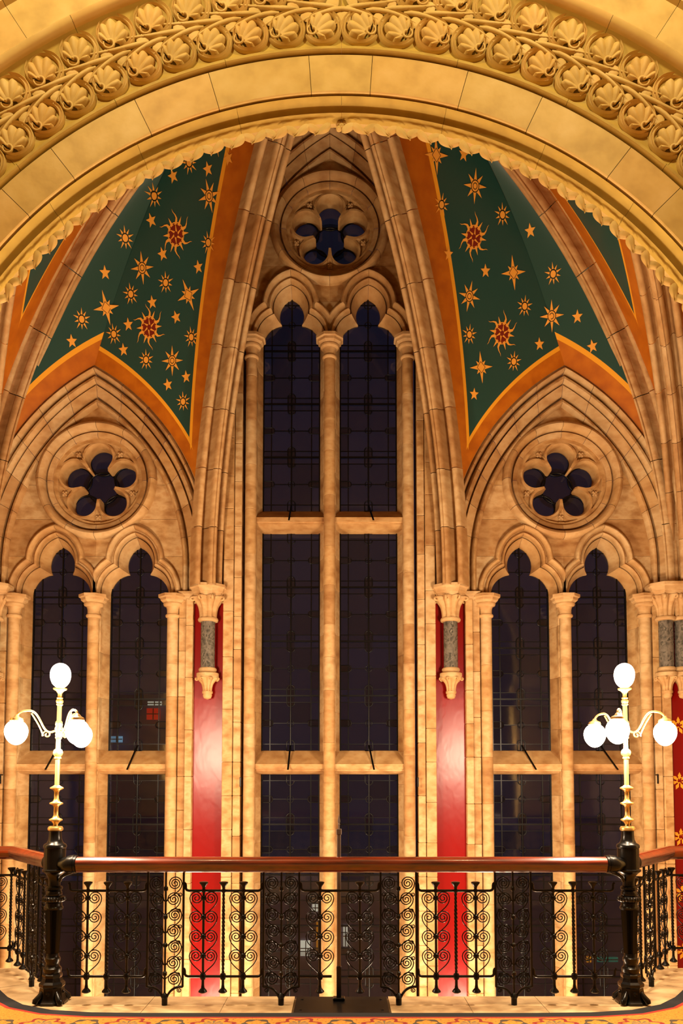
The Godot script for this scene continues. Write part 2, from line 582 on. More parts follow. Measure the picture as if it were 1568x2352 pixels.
func lead_section(parent: Node, lx: float, y0: float, y1: float) -> void:
	var z := -0.30
	var n := maxi(1, roundi((y1 - y0) / 0.716))
	var p := (y1 - y0) / n
	var b := MB.new()
	for x in [-0.372, 0.372]:
		b.box(Vector3(lx + x, (y0 + y1) / 2, z + 0.005), Vector3(0.022, y1 - y0, 0.03))
	for x in [-0.265, 0.265]:
		b.box(Vector3(lx + x, (y0 + y1) / 2, z), Vector3(0.014, y1 - y0, 0.016))
	b.tube(PackedVector3Array([Vector3(lx, y0, z + 0.008), Vector3(lx, y1, z + 0.008)]), 0.011, 6)
	for k in n + 1:
		var yb := y0 + k * p
		if k > 0 and k < n: b.box(Vector3(lx, yb, z + 0.012), Vector3(0.755, 0.02, 0.02))
		for s: float in [-1.0, 1.0]:
			var yy: float = yb + s * 0.085
			if yy > y0 and yy < y1: b.box(Vector3(lx, yy, z), Vector3(0.75, 0.009, 0.014))
		var oval := PackedVector3Array()
		for q in 25:
			var a := TAU * q / 24
			var oy: float = clampf(yb + sin(a) * 0.05 + signf(sin(a)) * 0.09, y0, y1)
			oval.append(Vector3(lx + cos(a) * 0.05, oy, z + 0.006))
		b.tube(oval, 0.007, 5, false)
		if k == n: break
		var ym := yb + p / 2
		b.box(Vector3(lx, ym, z), Vector3(0.44, 0.009, 0.014))
		var ring := PackedVector3Array()
		for q in 17: ring.append(Vector3(lx + cos(TAU * q / 16) * 0.042, ym + sin(TAU * q / 16) * 0.042, z + 0.006))
		b.tube(ring, 0.006, 5, false)
		for s: float in [-1.0, 1.0]:
			var tongue := PackedVector3Array()
			for q in 9:
				var a := -PI / 2 + PI * q / 8
				tongue.append(Vector3(lx + s * (0.265 - 0.04 * cos(a)), ym + 0.042 * sin(a), z + 0.006))
			tongue.insert(0, Vector3(lx + s * 0.37, ym - 0.042, z + 0.006))
			tongue.append(Vector3(lx + s * 0.37, ym + 0.042, z + 0.006))
			b.tube(tongue, 0.006, 5, false)
			pane(parent, Vector3(lx + s * 0.297, ym, z + 0.003), Vector2(0.145, 0.08))
		for s: float in [-1.0, 1.0]:
			for h in 2:
				var ya := yb + 0.085 if h == 0 else ym
				var yc := ym if h == 0 else yb + p - 0.085
				pane(parent, Vector3(lx + s * 0.1325, (ya + yc) / 2, z), Vector2(0.265, yc - ya))
				pane(parent, Vector3(lx + s * 0.32, (ya + yc) / 2, z), Vector2(0.11, yc - ya))
			var lo := yb - 0.085 if k > 0 else yb
			pane(parent, Vector3(lx + s * 0.188, (lo + yb + 0.085) / 2, z), Vector2(0.376, yb + 0.085 - lo))
		if k > 0: pane(parent, Vector3(lx, yb, z + 0.003), Vector2(0.095, 0.26))
	for s: float in [-1.0, 1.0]:
		pane(parent, Vector3(lx + s * 0.188, y1 - 0.0425, z), Vector2(0.376, 0.085))
	part("leading", b.mesh(), M.lead, parent)

func pane(parent: Node, at: Vector3, s: Vector2) -> void:
	var key := "p%.3f_%.3f" % [s.x, s.y]
	if not cache.has(key):
		var q := QuadMesh.new()
		q.size = s
		cache[key] = q
	var o := part("pane", cache[key], M.glass[rng.randi() % 5], parent, at)
	o.rotation_degrees = Vector3(rng.randf_range(-0.5, 0.5), rng.randf_range(-0.5, 0.5), 0)

func transom(parent: Node, y: float) -> void:
	# sloping sill on top, fillet, hollow underside; one stone to each light
	if not cache.has("transom"):
		var b := MB.new()
		var prof := [Vector2(-0.31, 0.185), Vector2(0.0, 0.0), Vector2(0.0, -0.06), Vector2(-0.02, -0.07), Vector2(-0.02, -0.085), Vector2(-0.1, -0.115), Vector2(-0.31, -0.125)]
		var rows := []
		for x in [0.07, 1.0]:
			var row := PackedVector3Array()
			for q in prof: row.append(Vector3(x, q.y, q.x))
			rows.append(row)
		b.grid(rows)
		cache.transom = b.mesh()
		b = MB.new()
		for q in prof: q.x = q.x
		rows = []
		for x in [-1.0, -0.07]:
			var row := PackedVector3Array()
			for q in prof: row.append(Vector3(x, q.y, q.x))
			rows.append(row)
		b.grid(rows)
		cache.transom2 = b.mesh()
	part("transom", cache.transom, stone(), parent, Vector3(0, y, 0))
	part("transom", cache.transom2, stone(), parent, Vector3(0, y, 0))

func stay(parent: Node, x: float, y: float, lean: float) -> void:
	# iron casement stay: a studded bar from the glazing down over the transom
	var p0 := Vector3(x, y + 0.25, -0.275)
	var p1 := Vector3(x + lean, y - 0.07, 0.10)
	var b := MB.new()
	var d := (p1 - p0).normalized()
	var s := Vector3(0.011, 0, 0)
	var n := d.cross(s).normalized() * 0.004
	b.grid([PackedVector3Array([p0 - s + n, p0 + s + n, p0 + s - n, p0 - s - n]), PackedVector3Array([p1 - s + n, p1 + s + n, p1 + s - n, p1 - s - n])], true)
	var o := part("casement_stay", b.mesh(), M.iron, parent)
	b = MB.new()
	for k in 6:
		var q := p0.lerp(p1, 0.15 + 0.13 * k) - n * 1.2
		b.box(q, Vector3(0.008, 0.008, 0.008), 0.002)
	part("stud", b.mesh(), M.grey_metal, o)

func window(called: String, cx: float, ya: float, label: String) -> void:
	var w := structure(called, Vector3(WX + cx, ya, -WD), label, "window")
	var mid := cx == 0.0
	for s: float in [-1.0, 1.0]:
		light_head(w, s * 0.507)
		var pieces := half_panel(s, 0.507, 1.505)
		for q in pieces:
			var b := MB.new()
			b.prism(q, -0.12, -0.03 + rng.randf_range(-0.002, 0.002))
			part("ashlar_block", b.mesh(), stone(), w)
	rose(w, 1.505)
	# wall arch: seven voussoirs a side
	var n := arch_prof.size()
	var top := PackedFloat32Array()
	for q in arch_prof: top.append(acos(1.427 / (2.541 + q[0])))
	for s: float in [-1.0, 1.0]:
		for k in 7:
			var b := MB.new()
			b.grid(arc_rows(Vector2(-1.427, 0.377), 2.541, arch_prof, same(0.0, n), top, 5, k / 7.0 + (0.0008 if k else 0.0), (k + 1) / 7.0 - 0.0008, s))
			part("voussoir", b.mesh(), stone(), w)
		var post := []
		for y in [-0.02, 0.376]:
			var row := PackedVector3Array()
			for q in arch_prof: row.append(Vector3(s * (1.114 + q[0]), y, q[1]))
			post.append(row)
		var b2 := MB.new()
		b2.grid(post)
		part("springer", b2.mesh(), stone(), w)
	# mullion and jambs with their shafts
	var bottom := -1.5 - ya
	var body := [Vector2(-0.128, -0.36), Vector2(-0.128, -0.27), Vector2(-0.078, -0.14), Vector2(-0.078, -0.03), Vector2(0.078, -0.03), Vector2(0.078, -0.14), Vector2(0.128, -0.27), Vector2(0.128, -0.36)]
	stack(w, "mullion_block", body, 0.0, 0.0, bottom, 0.0)
	var shaft := circle_line(0.072, -115, 115, 12)
	stack(w, "shaft_drum", shaft, 0.0, 0.015, bottom, -0.285)
	column_capital(w, 0.0, 0.015, 0.072)
	var jamb := [Vector2(0.885, -0.36), Vector2(0.885, -0.27), Vector2(0.935, -0.14), Vector2(0.935, -0.03), Vector2(1.075, -0.03), Vector2(1.075, -0.3)]
	for s: float in [-1.0, 1.0]:
		stack(w, "jamb_block", jamb, 0.0, 0.0, bottom, 0.0, s)
		stack(w, "shaft_drum", shaft, s * 1.005, 0.015, bottom, -0.285)
		column_capital(w, s * 1.005, 0.015, 0.072)
	# transoms and leaded lights
	var cuts := [1.895] if not mid else [1.895, 5.05]
	for c in cuts:
		transom(w, c - ya)
	for s: float in [-1.0, 1.0]:
		var lo := -1.45
		for c in cuts:
			lead_section(w, s * 0.507, lo - ya, c - 0.122 - ya)
			stay(w, s * 0.507, c - ya, (-0.005 if s < 0 else 0.05) if mid else (0.09 if cx > 0 else -0.03))
			lo = c + 0.18
		lead_section(w, s * 0.507, lo - ya, 0.72)

func build_wall() -> void:
	head_prof = [[0.0, -0.32], [0.0, -0.27], [0.03, -0.2], [0.058, -0.12], [0.066, -0.085], [0.068, -0.13], [0.080, -0.13], [0.083, -0.06]] + round_bit(0.084, 0.126, -0.03, 0.034, 4) + [[0.128, -0.10], [0.141, -0.10], [0.144, -0.02]] + round_bit(0.146, 0.207, 0.02, 0.05, 6) + [[0.214, -0.06]]
	arch_prof = [[0.0, -0.08], [0.0, 0.0]] + round_bit(0.006, 0.07, 0.01, 0.045, 5) + [[0.074, -0.06], [0.092, -0.06], [0.096, 0.03], [0.20, 0.08], [0.203, -0.01], [0.218, -0.01]] + round_bit(0.222, 0.295, 0.09, 0.06, 5) + [[0.298, 0.02], [0.316, 0.02]] + round_bit(0.32, 0.372, 0.15, 0.05, 4) + [[0.39, 0.16], [0.40, 0.0]]
	window("window_1", -BAY, YA, "tall twin leaded window under a cinquefoil rose, left of the tallest one")
	window("window_2", 0.0, YA + DY, "tallest twin leaded window with two transoms between the red strips")
	window("window_3", BAY, YA, "tall twin leaded window under a cinquefoil rose, right of the tallest one")
	var w := structure("wall_far", Vector3(WX, 0, -WD), "stone window wall with red painted strips between the windows", "wall")
	# upright stone strips beside the windows: [x0, x1, front, y1]
	for s: float in [-1.0, 1.0]:
		for q in [[1.112, 1.205, 0.05, 8.2], [1.212, RED0, 0.085, 8.2], [BAY - 1.272, BAY - 1.182, 0.085, 4.0], [BAY - 1.176, BAY - 1.088, 0.05, 4.0], [BAY + 1.088, BAY + 1.18, 0.05, 4.0], [BAY + 1.186, BAY + 1.291, 0.085, 4.0]]:
			var y := -1.5
			while y < q[3] - 0.05:
				var h: float = [0.42, 0.5, 0.58, 0.66][rng.randi() % 4]
				if y + h > q[3] - 0.25: h = snappedf(q[3] - y, 0.001)
				part("ashlar_block", block(Vector3(q[1] - q[0], h - 0.003, 0.35), 0.006), stone(), w, Vector3(s * (q[0] + q[1]) / 2, y + h / 2, q[2] - 0.175 + rng.randf_range(-0.002, 0.002)))
				y += h
		# impost course over the strips
		for q in [[BAY - 1.3, BAY - 1.09], [BAY + 1.09, BAY + 1.4]]:
			var b := MB.new()
			var rows := []
			for x in [q[0], q[1]]:
				var row := PackedVector3Array()
				for p in [[-0.2, 0.045], [0.12, 0.045], [0.12, 0.01], [0.1, 0.0], [0.095, -0.03], [0.07, -0.05], [-0.2, -0.05]]: row.append(Vector3(s * x, p[1], p[0]))
				rows.append(row)
			b.grid(rows)
			part("impost", b.mesh(), M.stones[4], w, Vector3(0, 4.02, 0))
		# red painted strips
		var b3 := MB.new()
		b3.box(Vector3(s * (RED0 + RED1) / 2, 1.3, -0.1), Vector3(RED1 - RED0 + 0.02, 5.6, 0.16))
		b3.box(Vector3(s * (BAY + 1.28 + 0.25), 1.3, -0.1), Vector3(0.5, 5.6, 0.16))
		part("red_paint_strip", b3.mesh(), M.red, w)
		# masonry behind ribs and arches
		var b4 := MB.new()
		b4.box(Vector3(s * 1.55, 6.9, -0.25), Vector3(0.75, 5.8, 0.3))
		b4.box(Vector3(s * (BAY + 1.6), 6.9, -0.25), Vector3(1.0, 5.8, 0.3))
		b4.box(Vector3(s * BAY, 8.75, -0.25), Vector3(3.2, 3.2, 0.3))
		b4.box(Vector3(s * 1.5, -3.0, -0.2), Vector3(3.0, 3.1, 0.4))
		b4.box(Vector3(s * 4.0, -3.0, -0.2), Vector3(2.2, 3.1, 0.4))
		part("backing_masonry", b4.mesh(), M.stones[3], w)
	# small iron catches on the jambs
	for s: float in [-1.0, 1.0]:
		var b := MB.new()
		b.box(Vector3(0, 0, 0.02), Vector3(0.012, 0.012, 0.06), 0.003)
		b.box(Vector3(0, -0.05, 0.055), Vector3(0.02, 0.12, 0.014), 0.004)
		part("iron_catch", b.mesh(), M.iron, w, Vector3(s * (BAY + 1.09), 1.76, 0.05))
	for s: float in [-1.0, 1.0]:
		var b := MB.new()
		b.box(Vector3(0, 0, 0.02), Vector3(0.012, 0.012, 0.06), 0.003)
		b.box(Vector3(0, -0.05, 0.055), Vector3(0.02, 0.12, 0.014), 0.004)
		part("iron_catch", b.mesh(), M.iron, w, Vector3(s * 1.1, 1.72, 0.05))

# ------------------------------------------------------------------ corbelled shafts
func leaf_bell(r0: float, r1: float, h: float, n: int) -> ArrayMesh:
	# flared bell clad with upright leaves whose tips roll out at the top
	var b := MB.new()
	var rows := []
	var side := n * 6
	for i in 13:
		var t := i / 12.0
		var row := PackedVector3Array()
		for k in side:
			var a := TAU * k / side
			var w := absf(sin(a * n * 0.5))
			var w2 := absf(cos(a * n * 0.5))
			var r := lerpf(r0, r1, pow(t, 2.2))
			r += 0.20 * r1 * w * (0.3 + 0.7 * smoothstep(0.5, 0.95, t)) - 0.08 * r1 * pow(w2, 6.0)
			if t > 0.9: r *= 1.0 - 0.10 * w2
			row.append(Vector3(sin(a) * r, t * h, cos(a) * r))
		rows.append(row)
	b.grid(rows, true)
	for k in n:
		var a := TAU * (k + 0.5) / n
		var d := Vector3(sin(a), 0, cos(a))
		var curl := PackedVector3Array()
		for q in 8:
			var t := q / 7.0 * 4.6
			curl.append(d * (r1 * 1.12 + sin(t) * h * 0.09 + h * 0.02) + Vector3(0, h * 0.90 + cos(t) * h * 0.08, 0))
		b.tube(curl, h * 0.062, 5)
	return b.mesh()

func corbel_shaft(called: String, at: Vector3, label: String, twin := false) -> void:
	var o := node(called, at)
	tag(o, label, "wall shaft", "marble wall shafts on corbels")
	var xs := [0.0] if not twin else [-0.1, 0.1]
	var b := MB.new()
	var wide: float = 0.0 if not twin else 0.1
	# half-octagon abacus in two tiers
	for q in [[0.235, 0.14, 0.10], [0.215, 0.10, 0.075], [0.205, 0.055, 0.0], [0.17, 0.01, -0.02]]:
		pass
	var prof := [[0.0, 0.14], [0.238, 0.14], [0.238, 0.105], [0.222, 0.09], [0.205, 0.045], [0.195, 0.04], [0.17, 0.0], [0.0, 0.0]]
	var rows := []
	for q in prof:
		var row := PackedVector3Array()
		for k in 8:
			var a := deg_to_rad(22.5 + 45.0 * k)
			var x: float = sin(a) * q[0]
			row.append(Vector3(x + signf(x) * wide, q[1], cos(a) * q[0]))
		rows.append(row)
	b.grid(rows, true, false, 0.95)
	part("abacus", b.mesh(), M.stones[4], o)
	for x in xs:
		var k := 0.9 if twin else 1.0
		part("leaf_capital", cached("leafcap", func(): return leaf_bell(0.1, 0.175, 0.26, 8)), M.stones[2], o, Vector3(x, -0.265, 0)).scale = Vector3(k, 1, k)
		b = MB.new()
		b.lathe([[0.09, -0.005], [0.12, 0.0], [0.128, 0.02], [0.12, 0.042], [0.09, 0.047]], 24)
		part("neck_ring", b.mesh(), M.stones[4], o, Vector3(x, -0.31, 0))
		b = MB.new()
		b.lathe([[0.0887, -0.9], [0.0887, -0.3]], 28)
		part("marble_shaft", b.mesh(), M.marble, o, Vector3(x, 0, 0)).set_meta("label", "dark veined polished marble shaft")
		b = MB.new()
		b.lathe([[0.0, 0.0], [0.1, 0.0], [0.112, -0.015], [0.112, -0.035], [0.095, -0.05], [0.11, -0.055], [0.138, -0.07], [0.138, -0.11], [0.115, -0.13], [0.0, -0.13]], 24)
		part("base_ring", b.mesh(), M.stones[0], o, Vector3(x, -0.895, 0))
		part("leaf_corbel", cached("leafcor", func(): return leaf_bell(0.052, 0.118, 0.17, 7)), M.stones[2], o, Vector3(x, -1.19, 0))
		b = MB.new()
		b.lathe([[0.05, 0.0], [0.066, -0.005], [0.066, -0.03], [0.055, -0.035], [0.058, -0.06], [0.045, -0.09], [0.0, -0.105]], 16)
		part("pendant", b.mesh(), M.stones[2], o, Vector3(x, -1.185, 0))

func cached(key: String, maker: Callable) -> Mesh:
	if not cache.has(key): cache[key] = maker.call()
	return cache[key]

# ------------------------------------------------------------------ vault
const BOSS := Vector3(WX, 9.76, -7.61)

class Rib:
	var p0: Vector3
	var dir: Vector3
	var rad: float
	var amax: float
	func _init(a: Vector3, b: Vector3) -> void:
		p0 = a
		var d := b - a
		var h := d.y
		d.y = 0
		var l := d.length()
		dir = d / l
		rad = (l * l + h * h) / (2.0 * l)
		amax = acos(clampf((rad - l) / rad, -1.0, 1.0))
	func at(t: float, off := 0.0) -> Vector3:
		# off > 0 is towards the inside of the arch
		var a := amax * t
		var r := rad - off
		return p0 + dir * (rad - r * cos(a)) + Vector3(0, r * sin(a), 0)

func rib_stones(parent: Node, rib: Rib, prof: Array, n: int, t1 := 1.0) -> void:
	var side := rib.dir.cross(Vector3.UP).normalized()
	for k in n:
		var b := MB.new()
		var rows := []
		for i in 7:
			var t := lerpf(k / float(n) + (0.0006 if k else 0.0), (k + 1) / float(n) - 0.0006, i / 6.0) * t1
			var row := PackedVector3Array()
			for q in prof:
				row.append(rib.at(t, q[1]) + side * q[0])
			rows.append(row)
		b.grid(rows)
		part("rib_stone", b.mesh(), stone(), parent)

class Web:
	var a: Callable
	var b: Callable
	var px := []
	var dome := 0.0
	func at(t: float, u: float) -> Vector3:
		var p: Vector3 = a.call(t)
		var q: Vector3 = b.call(t)
		# the cells are domed: their ridge climbs steeply from the wall arch, then levels out towards the boss
		return p.lerp(q, u) + Vector3(0, dome * t * t * (1.0 - pow(maxf(1.0 - u, 0.0), 2.7) - u), 0)

func web(parent: Node, w: Web, wa: float, wb: float, n := 72, t_min := 0.0) -> void:
	# painted vault cell: orange margin, gold line, green field; margins of constant width along both edges
	var line := 0.028
	var strips := {}
	var rows := [[], [], [], [], []]
	for i in n + 1:
		var t := lerpf(t_min, 1.0, float(i) / n)
		var p := w.at(t, 0.0)
		var q := w.at(t, 1.0)
		var l := p.distance_to(q)
		var r := (q - p) / maxf(l, 1e-5)
		var e := 0.004
		var ta := (w.at(minf(t + e, 1.0), 0.0) - w.at(maxf(t - e, 0.0), 0.0)).normalized()
		var tb := (w.at(minf(t + e, 1.0), 1.0) - w.at(maxf(t - e, 0.0), 1.0)).normalized()
		var sa := maxf(0.25, ta.cross(r).length())
		var sb := maxf(0.25, tb.cross(r).length())
		var u := [0.0, wa / sa / l, (wa + line) / sa / l, 1.0 - (wb + line) / sb / l, 1.0 - wb / sb / l, 1.0]
		if u[1] >= u[4]:
			var m: float = clampf(wa / sa / (wa / sa + wb / sb), 0.0, 1.0)
			u = [0.0, m, m, m, m, 1.0]
		elif u[2] >= u[3]:
			var m: float = (u[2] + u[3]) / 2
			u[2] = m; u[3] = m
		for k in 5:
			var row := PackedVector3Array()
			for s in (31 if k == 2 else 9):
				row.append(w.at(t, lerpf(u[k], u[k + 1], s / (30.0 if k == 2 else 8.0))))
			rows[k].append(row)
	for k in 5:
		var b := MB.new()
		b.grid(rows[k])
		if b.v.size() == 0: continue
		var m: Material = M.green if k == 2 else (M.gold_paint if k == 1 or k == 3 else M.orange)
		part("green_field" if k == 2 else ("gold_line" if k == 1 or k == 3 else "orange_margin"), b.mesh(), m, parent)
	for i in 61:
		for j in 31:
			w.px.append(to_px(w.at(i / 60.0, j / 30.0)))

func star_mesh(kind: String) -> Array:
	# flat painted stars: [gold rays, dark ring, centre]
	if cache.has("star" + kind): return cache["star" + kind]
	var rays := MB.new()
	var ring := MB.new()
	var mid := MB.new()
	var pt := func(r: float, a: float, z := 0.0) -> Vector3: return Vector3(sin(a) * r, cos(a) * r, z)
	match kind:
		"a":
			for k in 5:
				var a := TAU * k / 5
				rays.flat(pt.call(1.0, a), pt.call(0.42, a + TAU / 10), pt.call(0.42, a - TAU / 10))
				rays.flat(Vector3.ZERO, pt.call(0.42, a - TAU / 10), pt.call(0.42, a + TAU / 10))
		"b":
			for k in 10:
				var a := TAU * k / 10
				rays.flat(pt.call(1.0 if k % 2 == 0 else 0.86, a), pt.call(0.42, a + 0.24), pt.call(0.42, a - 0.24))
		"c":
			for k in 8:
				var a := TAU * k / 8
				rays.flat(pt.call(1.0 if k % 2 == 0 else 0.88, a), pt.call(0.34, a + 0.38), pt.call(0.34, a - 0.38))
		"d":
			for k in 8:
				var a := TAU * k / 8
				var w := 0.30 if k % 2 == 0 else 0.2
				rays.flat(pt.call(1.05 if k % 2 == 0 else 0.6, a), pt.call(0.3, a + w * 1.8), pt.call(0.3, a - w * 1.8))
		"e":
			for k in 12:
				var a := TAU * k / 12
				var long := k % 2 == 0
				var last0 := pt.call(0.40, a - 0.20) as Vector3
				var last1 := pt.call(0.40, a + 0.20) as Vector3
				for q in 5:
					var t := (q + 1) / 5.0
					var r := lerpf(0.40, 1.05 if long else 0.8, t)
					var sway := 0.16 * sin(t * 5.0) if long else 0.0
					var w := 0.20 * (1.0 - t) * 0.4 / r
					var n0 := pt.call(r, a + sway - w) as Vector3
					var n1 := pt.call(r, a + sway + w) as Vector3
					rays.quad(last0, n0, n1, last1)
					last0 = n0; last1 = n1
	var fan := func(b: MB, r0: float, r1: float, n: int, z: float) -> void:
		for k in n:
			var a := TAU * k / n
			var c := TAU * (k + 1) / n
			if r0 <= 0.0: b.flat(Vector3(0, 0, z), pt.call(r1, c, z), pt.call(r1, a, z))
			else: b.quad(pt.call(r0, a, z), pt.call(r0, c, z), pt.call(r1, c, z), pt.call(r1, a, z))
	match kind:
		"b":
			fan.call(mid, 0.0, 0.30, 16, 0.03); fan.call(ring, 0.28, 0.37, 16, 0.02)
		"c":
			fan.call(mid, 0.0, 0.30, 16, 0.02); fan.call(ring, 0.30, 0.36, 16, 0.02); fan.call(ring, 0.15, 0.2, 16, 0.03)
		"d":
			fan.call(mid, 0.0, 0.34, 4, 0.02); fan.call(ring, 0.34, 0.39, 4, 0.02)
		"e":
			fan.call(ring, 0.0, 0.50, 24, -0.01)
			fan.call(mid, 0.46, 0.50, 24, 0.01)
			for k in 6:
				var a := TAU * k / 6
				mid.flat(pt.call(0.46, a, 0.012), pt.call(0.13, a + 0.7, 0.012), pt.call(0.13, a - 0.1, 0.012))
	var res := [rays, ring, mid]
	cache["star" + kind] = res
	return res

func paint_star(parent: Node, webs: Array, x: float, y: float, kind: String) -> void:
	var best := 1e9
	var bw: Web
	var bi := 0.0
	var bj := 0.0
	for w in webs:
		for k in w.px.size():
			var e: float = (w.px[k] as Vector2).distance_squared_to(Vector2(x, y))
			if e < best:
				best = e; bw = w; bi = (k / 31) / 60.0; bj = (k % 31) / 30.0
	var step := 1.0 / 60
	for it in 24:
		for d in [Vector2(1, 0), Vector2(-1, 0), Vector2(0, 1), Vector2(0, -1)]:
			var ti := clampf(bi + d.x * step, 0.0, 1.0)
			var tj := clampf(bj + d.y * step * 2.0, 0.0, 1.0)
			var e := to_px(bw.at(ti, tj)).distance_squared_to(Vector2(x, y))
			if e < best:
				best = e; bi = ti; bj = tj
		step *= 0.75
	var p := bw.at(bi, bj)
	var du := bw.at(minf(bi + 0.01, 1.0), bj) - bw.at(maxf(bi - 0.01, 0.0), bj)
	var dv := bw.at(bi, minf(bj + 0.02, 1.0)) - bw.at(bi, maxf(bj - 0.02, 0.0))
	var n := du.cross(dv).normalized()
	if n.dot(Vector3(0, EYE, 0) - p) < 0: n = -n
	var up := (Vector3.UP - n * n.y).normalized()
	var size: float = {"a": 11.0, "b": 17.5, "c": 24.5, "d": 25.0, "e": 35.0}[kind] / FOC * p.distance_to(Vector3(0, EYE, 0)) * 0.97
	var tall := 1.25
	# drape the flat figure over the curved cell
	var turn: float = rng.randf_range(-0.12, 0.12) + {"a": 0.1, "b": 0.05, "c": 0.0, "d": 0.22, "e": 0.0}[kind]
	var e1 := (up.cross(n) * cos(turn) + up * sin(turn)) * size
	var e2 := (up * cos(turn) - up.cross(n) * sin(turn)) * size * tall
	var o: MeshInstance3D
	var ms := star_mesh(kind)
	for k in 3:
		var src: MB = ms[k]
		if src.v.size() == 0: continue
		var b := MB.new()
		for q in src.v:
			var d := e1 * q.x + e2 * q.y
			var miss := 1e9
			var found := p
			for w: Web in webs:
				# a star near a ridge spreads over both cells: take the cell in which the point lies
				var ti := bi
				var tj := bj
				var s := w.at(ti, tj)
				var r := Vector3.ZERO
				for it in 9:
					r = p + d - s
					r -= n * r.dot(n)
					var h := 0.004
					var du1 := (w.at(ti + h, tj) - w.at(ti - h, tj)) / (2.0 * h)
					var dv1 := (w.at(ti, tj + h) - w.at(ti, tj - h)) / (2.0 * h)
					du1 -= n * du1.dot(n)
					dv1 -= n * dv1.dot(n)
					var g11 := du1.dot(du1); var g12 := du1.dot(dv1); var g22 := dv1.dot(dv1)
					var det := maxf(g11 * g22 - g12 * g12, 1e-6)
					var x1 := r.dot(du1); var x2 := r.dot(dv1)
					ti = clampf(ti + clampf((x1 * g22 - x2 * g12) / det, -0.06, 0.06), 0.0, 1.0)
					tj = clampf(tj + clampf((x2 * g11 - x1 * g12) / det, -0.06, 0.06), 0.01, 0.99)
					s = w.at(ti, tj)
				r = p + d - s
				r -= n * r.dot(n)
				var away := r.length() + (0.0 if w == bw else 0.006)
				if away < miss:
					miss = away
					var ds := (w.at(ti, tj + 0.01) - w.at(ti, tj - 0.01)).cross(w.at(minf(ti + 0.01, 1.0), tj) - w.at(ti - 0.01, tj)).normalized()
					if ds.dot(n) < 0.0: ds = -ds
					found = s + ds * (0.008 + 0.06 * q.z)
			b.v.append(found - p)
			b.n.append(n)
		for q in range(0, b.v.size(), 3):
			if (b.v[q + 2] - b.v[q]).cross(b.v[q + 1] - b.v[q]).dot(n) < 0.0:
				var sw := b.v[q + 1]
				b.v[q + 1] = b.v[q + 2]
				b.v[q + 2] = sw
		if k == 0: o = part("painted_star", b.mesh(), M.star, parent, p)
		elif k == 1: part("star_outline", b.mesh(), M.star_red if kind == "e" else M.star_line, o)
		else: part("star_centre", b.mesh(), M.star, o)

